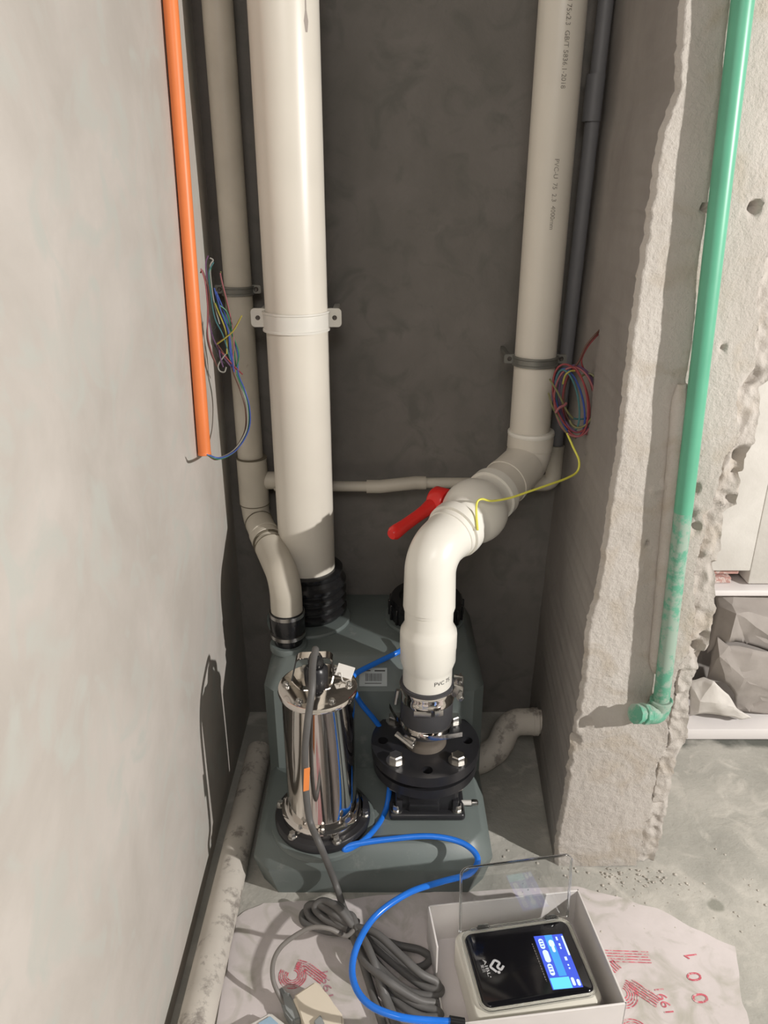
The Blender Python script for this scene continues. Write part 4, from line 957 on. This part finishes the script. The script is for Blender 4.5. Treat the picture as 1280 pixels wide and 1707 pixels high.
# ================================================================== COLOURED WIRES
def wires(lst, parent, r=.0014):
    for colr, pts, *rest in lst:
        obj('wire', SW(catmull([PY(*p) for p in pts], 8), rest[0] if rest else r, 8), WIRE[colr], parent)
wb = thing('left_wire_bundle', 'tangle of coloured wires between orange conduit and slim left drain pipe', 'wires', ob)
E0 = (345, 758, 1.145)
core = [E0, (365, 763, 1.16), (392, 748, 1.20), (411, 715, 1.26), (412, 680, 1.29), (404, 650, 1.30), (393, 622, 1.29)]
def off(pts, dx, dy=0): return [pts[0]]+[(p[0]+dx, p[1]+dy, p[2]) for p in pts[1:]]
L1 = [('white', core+[(378, 598, 1.28), (366, 585, 1.27), (362, 575, 1.27)]),
 ('brown', off(core, -3, 3)+[(384, 606, 1.28), (372, 588, 1.27), (363, 575, 1.26)]),
 ('green', off(core, 2, 2)+[(392, 600, 1.29), (388, 560, 1.28), (378, 520, 1.27), (356, 500, 1.26), (350, 460, 1.25), (354, 436, 1.24)]),
 ('blue', off(core, 4, 0)+[(396, 590, 1.29), (384, 550, 1.28), (372, 515, 1.27), (360, 486, 1.26)]),
 ('red', [(404, 624, 1.30), (388, 608, 1.28), (372, 590, 1.27), (361, 574, 1.27), (378, 562, 1.27), (388, 552, 1.27), (402, 528, 1.27)]),
 ('yellow', [(361, 574, 1.268), (376, 563, 1.265), (390, 550, 1.265), (403, 526, 1.262)]),
 ('pink', [(393, 622, 1.29), (388, 600, 1.28), (390, 575, 1.28), (387, 545, 1.28), (380, 510, 1.27), (370, 470, 1.26), (367, 455, 1.255)]),
 ('olive', [(386, 600, 1.28), (388, 570, 1.28), (384, 540, 1.28), (376, 500, 1.27), (368, 462, 1.26), (368, 453, 1.255)]),
 ('blue', [(390, 620, 1.28), (386, 590, 1.275), (382, 560, 1.27), (372, 530, 1.265), (362, 500, 1.26), (357, 480, 1.255)]),
 ('blue', [(386, 610, 1.28), (383, 580, 1.27), (380, 550, 1.265), (368, 518, 1.26), (361, 492, 1.255)]),
 ('yellow', [(378, 590, 1.27), (378, 565, 1.27), (374, 545, 1.265), (364, 520, 1.26), (358, 505, 1.255)]),
 ('teal', [(384, 600, 1.275), (372, 560, 1.265), (358, 530, 1.255), (351, 490, 1.245), (348, 455, 1.24), (356, 437, 1.24)]),
 ('purple', [(366, 585, 1.27), (354, 560, 1.25), (347, 520, 1.24), (345, 470, 1.23), (343, 440, 1.225), (347, 426, 1.225)]),
 ('brown', [(362, 611, 1.26), (352, 590, 1.25), (345, 560, 1.24), (348, 520, 1.24), (347, 480, 1.23), (338, 452, 1.225), (334, 455, 1.225)]),
 ('pink', [(361, 610, 1.262), (352, 585, 1.252), (346, 556, 1.24), (346, 510, 1.236), (342, 470, 1.228), (335, 448, 1.222)]),
 ('white', [(350, 430, 1.24), (355, 434, 1.24), (350, 445, 1.24), (353, 480, 1.25), (358, 510, 1.26), (366, 540, 1.265)]),
 ('green', [(392, 620, 1.29), (398, 590, 1.285), (386, 555, 1.28), (372, 525, 1.27), (357, 505, 1.26), (350, 480, 1.25)]),
 ('white', [(376, 590, 1.27), (364, 608, 1.27), (366, 618, 1.27), (374, 620, 1.27), (377, 612, 1.27)]),
 ('black', [(360, 540, 1.262), (355, 560, 1.262), (362, 590, 1.268), (374, 606, 1.27)]),
 ('purple', [(372, 612, 1.27), (367, 595, 1.268), (366, 583, 1.268), (376, 600, 1.275), (390, 617, 1.285)])]
L1 = [(q[0], [p if (p[2] < 1.19) else (p[0], p[1], p[2]+.055) for p in q[1]]) for q in L1]
wires(L1, wb, .0012)
rw = thing('right_wire_coil', 'coil of dark red and blue wires hung on the right shaft wall', 'wires', PY(965, 535, 1.2))
def YI(px, py):                                     # just in front of the shaft side wall
    return 1.27
cen = (962, 672)
import itertools
def oval(cx, cy, rx, ry, tilt, a0, a1, Y, n=16):
    out = []
    for i in range(n+1):
        a = math.radians(a0+(a1-a0)*i/n); x = rx*math.cos(a); y = ry*math.sin(a); t_ = math.radians(tilt)
        out.append((cx+x*math.cos(t_)-y*math.sin(t_), cy+x*math.sin(t_)+y*math.cos(t_), Y+.012*math.sin(a*.7)))
    return out
cols = ['red', 'purple', 'blue', 'brown', 'pink', 'teal', 'red', 'purple', 'olive', 'red']
L2 = []
specs = [(955, 668, 24, 60, -8), (962, 665, 30, 56, -6), (950, 672, 22, 58, -12), (968, 660, 28, 52, 4), (958, 670, 34, 58, -4), (946, 668, 18, 52, -10), (964, 672, 26, 58, -2), (957, 660, 36, 50, 0), (972, 668, 24, 46, 14), (952, 664, 28, 58, -14)]
for i, sp in enumerate(specs): L2.append((cols[i], oval(*sp, random.uniform(0, 360), random.uniform(380, 640), 1.262+.004*(i % 4), 26)))
wp = PX(1016, 536, .345)
rr2 = ray(1016, 536)
L2 += [('brown', [(1018, 534, 1.30), (1000, 550, 1.262), (978, 575, 1.255), (966, 600, 1.258), (958, 612, 1.262)], .0018),
 ('red', [(1018, 535, 1.305), (1001, 553, 1.265), (980, 577, 1.258), (969, 601, 1.26), (975, 620, 1.265)], .0014),
 ('olive', [(916, 632, 1.25), (930, 655, 1.25), (945, 685, 1.255), (955, 697, 1.26)], .0016),
 ('teal', [(945, 685, 1.262), (955, 697, 1.264), (975, 698, 1.266), (985, 690, 1.268)], .0015),
 ('olive', [(914, 655, 1.25), (921, 678, 1.25), (932, 700, 1.255), (945, 722, 1.26), (960, 731, 1.262)], .0014),
 ('pink', [(926, 688, 1.248), (932, 680, 1.246), (940, 676, 1.248), (944, 672, 1.252)], .0022),
 ('yellow', [(938, 640, 1.255), (942, 626, 1.252), (950, 619, 1.252), (958, 618, 1.255)], .0014)]
wires(L2, rw, .0017)
yw = thing('yellow_wire', 'single bright yellow wire running from the coil down across the ball valve', 'wire', PY(965, 790, 1.22))
obj('wire', SW(catmull([PY(*p) for p in [(945, 722, 1.26), (955, 745, 1.25), (965, 768, 1.24), (962, 786, 1.235), (945, 797, 1.22), (915, 808, 1.20), (880, 820, 1.185), (850, 830, 1.178), (820, 835, 1.178), (803, 832, 1.178), (795, 838, 1.172), (794, 858, 1.165), (796, 884, 1.150)]], 8), .0019, 10), WIRE['bright'], yw)

# ================================================================== RIGHT RECESS: board and sacks
wbz = PY(1220, 1216, 1.385)
o = obj('white_board', BOX((1.35, 1.385+.09, .027), (1.75, .18, .028), bev=.002), M['board']); tag(o, 'long white board lying on the floor beyond the pillar, under the paper sacks', 'board')
for xb_ in (.75, 2.0): 
    ob_ = obj('support_batten', BOX((xb_, 1.50, .0065), (.05, .08, .013), bev=.001), M['board'], o)
def facets(name, pts, faces, m, label, parent=None):
    V = [PY(*p) for p in pts]; bm = bmesh.new(); vv = [bm.verts.new(v) for v in V]
    for f in faces: bm.faces.new([vv[i] for i in f])
    bmesh.ops.triangulate(bm, faces=bm.faces[:])
    bmesh.ops.subdivide_edges(bm, edges=bm.edges[:], cuts=4, use_grid_fill=True)
    bm.verts.ensure_lookup_table()
    for v in bm.verts: v.co += Vector((0, .009*nz(v.co.x, v.co.z, 3, 22)+.003*nz(v.co.x, v.co.z, 5, 70), .003*nz(v.co.x, v.co.z, 9, 35)))
    o = obj(name, bm, m, parent, angle=22)
    md = o.modifiers.new('thick', 'SOLIDIFY'); md.thickness = .0015; md.offset = 1
    return o
a = facets('paper_sack', [(1190, 985, 1.50), (1222, 984, 1.49), (1262, 984, 1.50), (1330, 1000, 1.52), (1195, 1010, 1.47), (1218, 1006, 1.455), (1262, 1025, 1.44), (1340, 1040, 1.45), (1185, 1060, 1.46), (1225, 1020, 1.43), (1243, 1072, 1.44), (1268, 1050, 1.425), (1350, 1110, 1.45), (1215, 1068, 1.425), (1180, 1090, 1.46)],
 [(0, 1, 5, 4), (1, 2, 6, 5), (2, 3, 7, 6), (4, 5, 9, 8), (5, 6, 9), (6, 11, 9), (6, 7, 12, 11), (9, 11, 10), (9, 10, 13), (8, 9, 13), (8, 13, 14), (11, 12, 10)], M['paper'], '')
tag(a, 'upper crumpled grey paper sack leaning in the low opening beyond the pillar', 'sack', 'sacks')
b = facets('paper_sack', [(1195, 1060, 1.44), (1215, 1075, 1.42), (1255, 1082, 1.41), (1340, 1100, 1.42), (1178, 1130, 1.44), (1200, 1095, 1.405), (1240, 1130, 1.40), (1340, 1170, 1.43), (1210, 1140, 1.41), (1226, 1160, 1.405), (1260, 1150, 1.41), (1272, 1172, 1.42), (1225, 1185, 1.43), (1250, 1188, 1.425), (1350, 1195, 1.45), (1160, 1140, 1.45)],
 [(0, 1, 5, 4), (1, 2, 6, 5), (2, 3, 7, 6), (4, 5, 8), (5, 6, 8), (8, 6, 9), (6, 10, 9), (6, 7, 10), (9, 10, 11, 13), (9, 13, 12), (7, 14, 11, 10), (11, 14, 13)], M['paper'], '')
tag(b, 'middle crumpled grey-brown paper sack with a pointed fold, lying on another', 'sack', 'sacks')
c = facets('paper_sack', [(1150, 1135, 1.43), (1172, 1129, 1.42), (1190, 1136, 1.40), (1215, 1160, 1.392), (1150, 1160, 1.42), (1166, 1168, 1.40), (1198, 1172, 1.388), (1228, 1180, 1.388), (1150, 1195, 1.43), (1165, 1192, 1.405), (1200, 1192, 1.395), (1232, 1199, 1.393), (1254, 1198, 1.394), (1238, 1187, 1.39)],
 [(0, 1, 5, 4), (1, 2, 6, 5), (2, 3, 6), (3, 7, 6), (4, 5, 9, 8), (5, 6, 10, 9), (6, 7, 10), (7, 13, 10), (10, 13, 12, 11)], M['paper_light'], '')
tag(c, 'palest crumpled paper sack resting on the white board against the pillar edge', 'sack', 'sacks')
for o_ in (a, b, c):
    if 'group' in o_: del o_['group']
for o_ in bpy.data.objects:
    if '_base' in o_: del o_['_base']
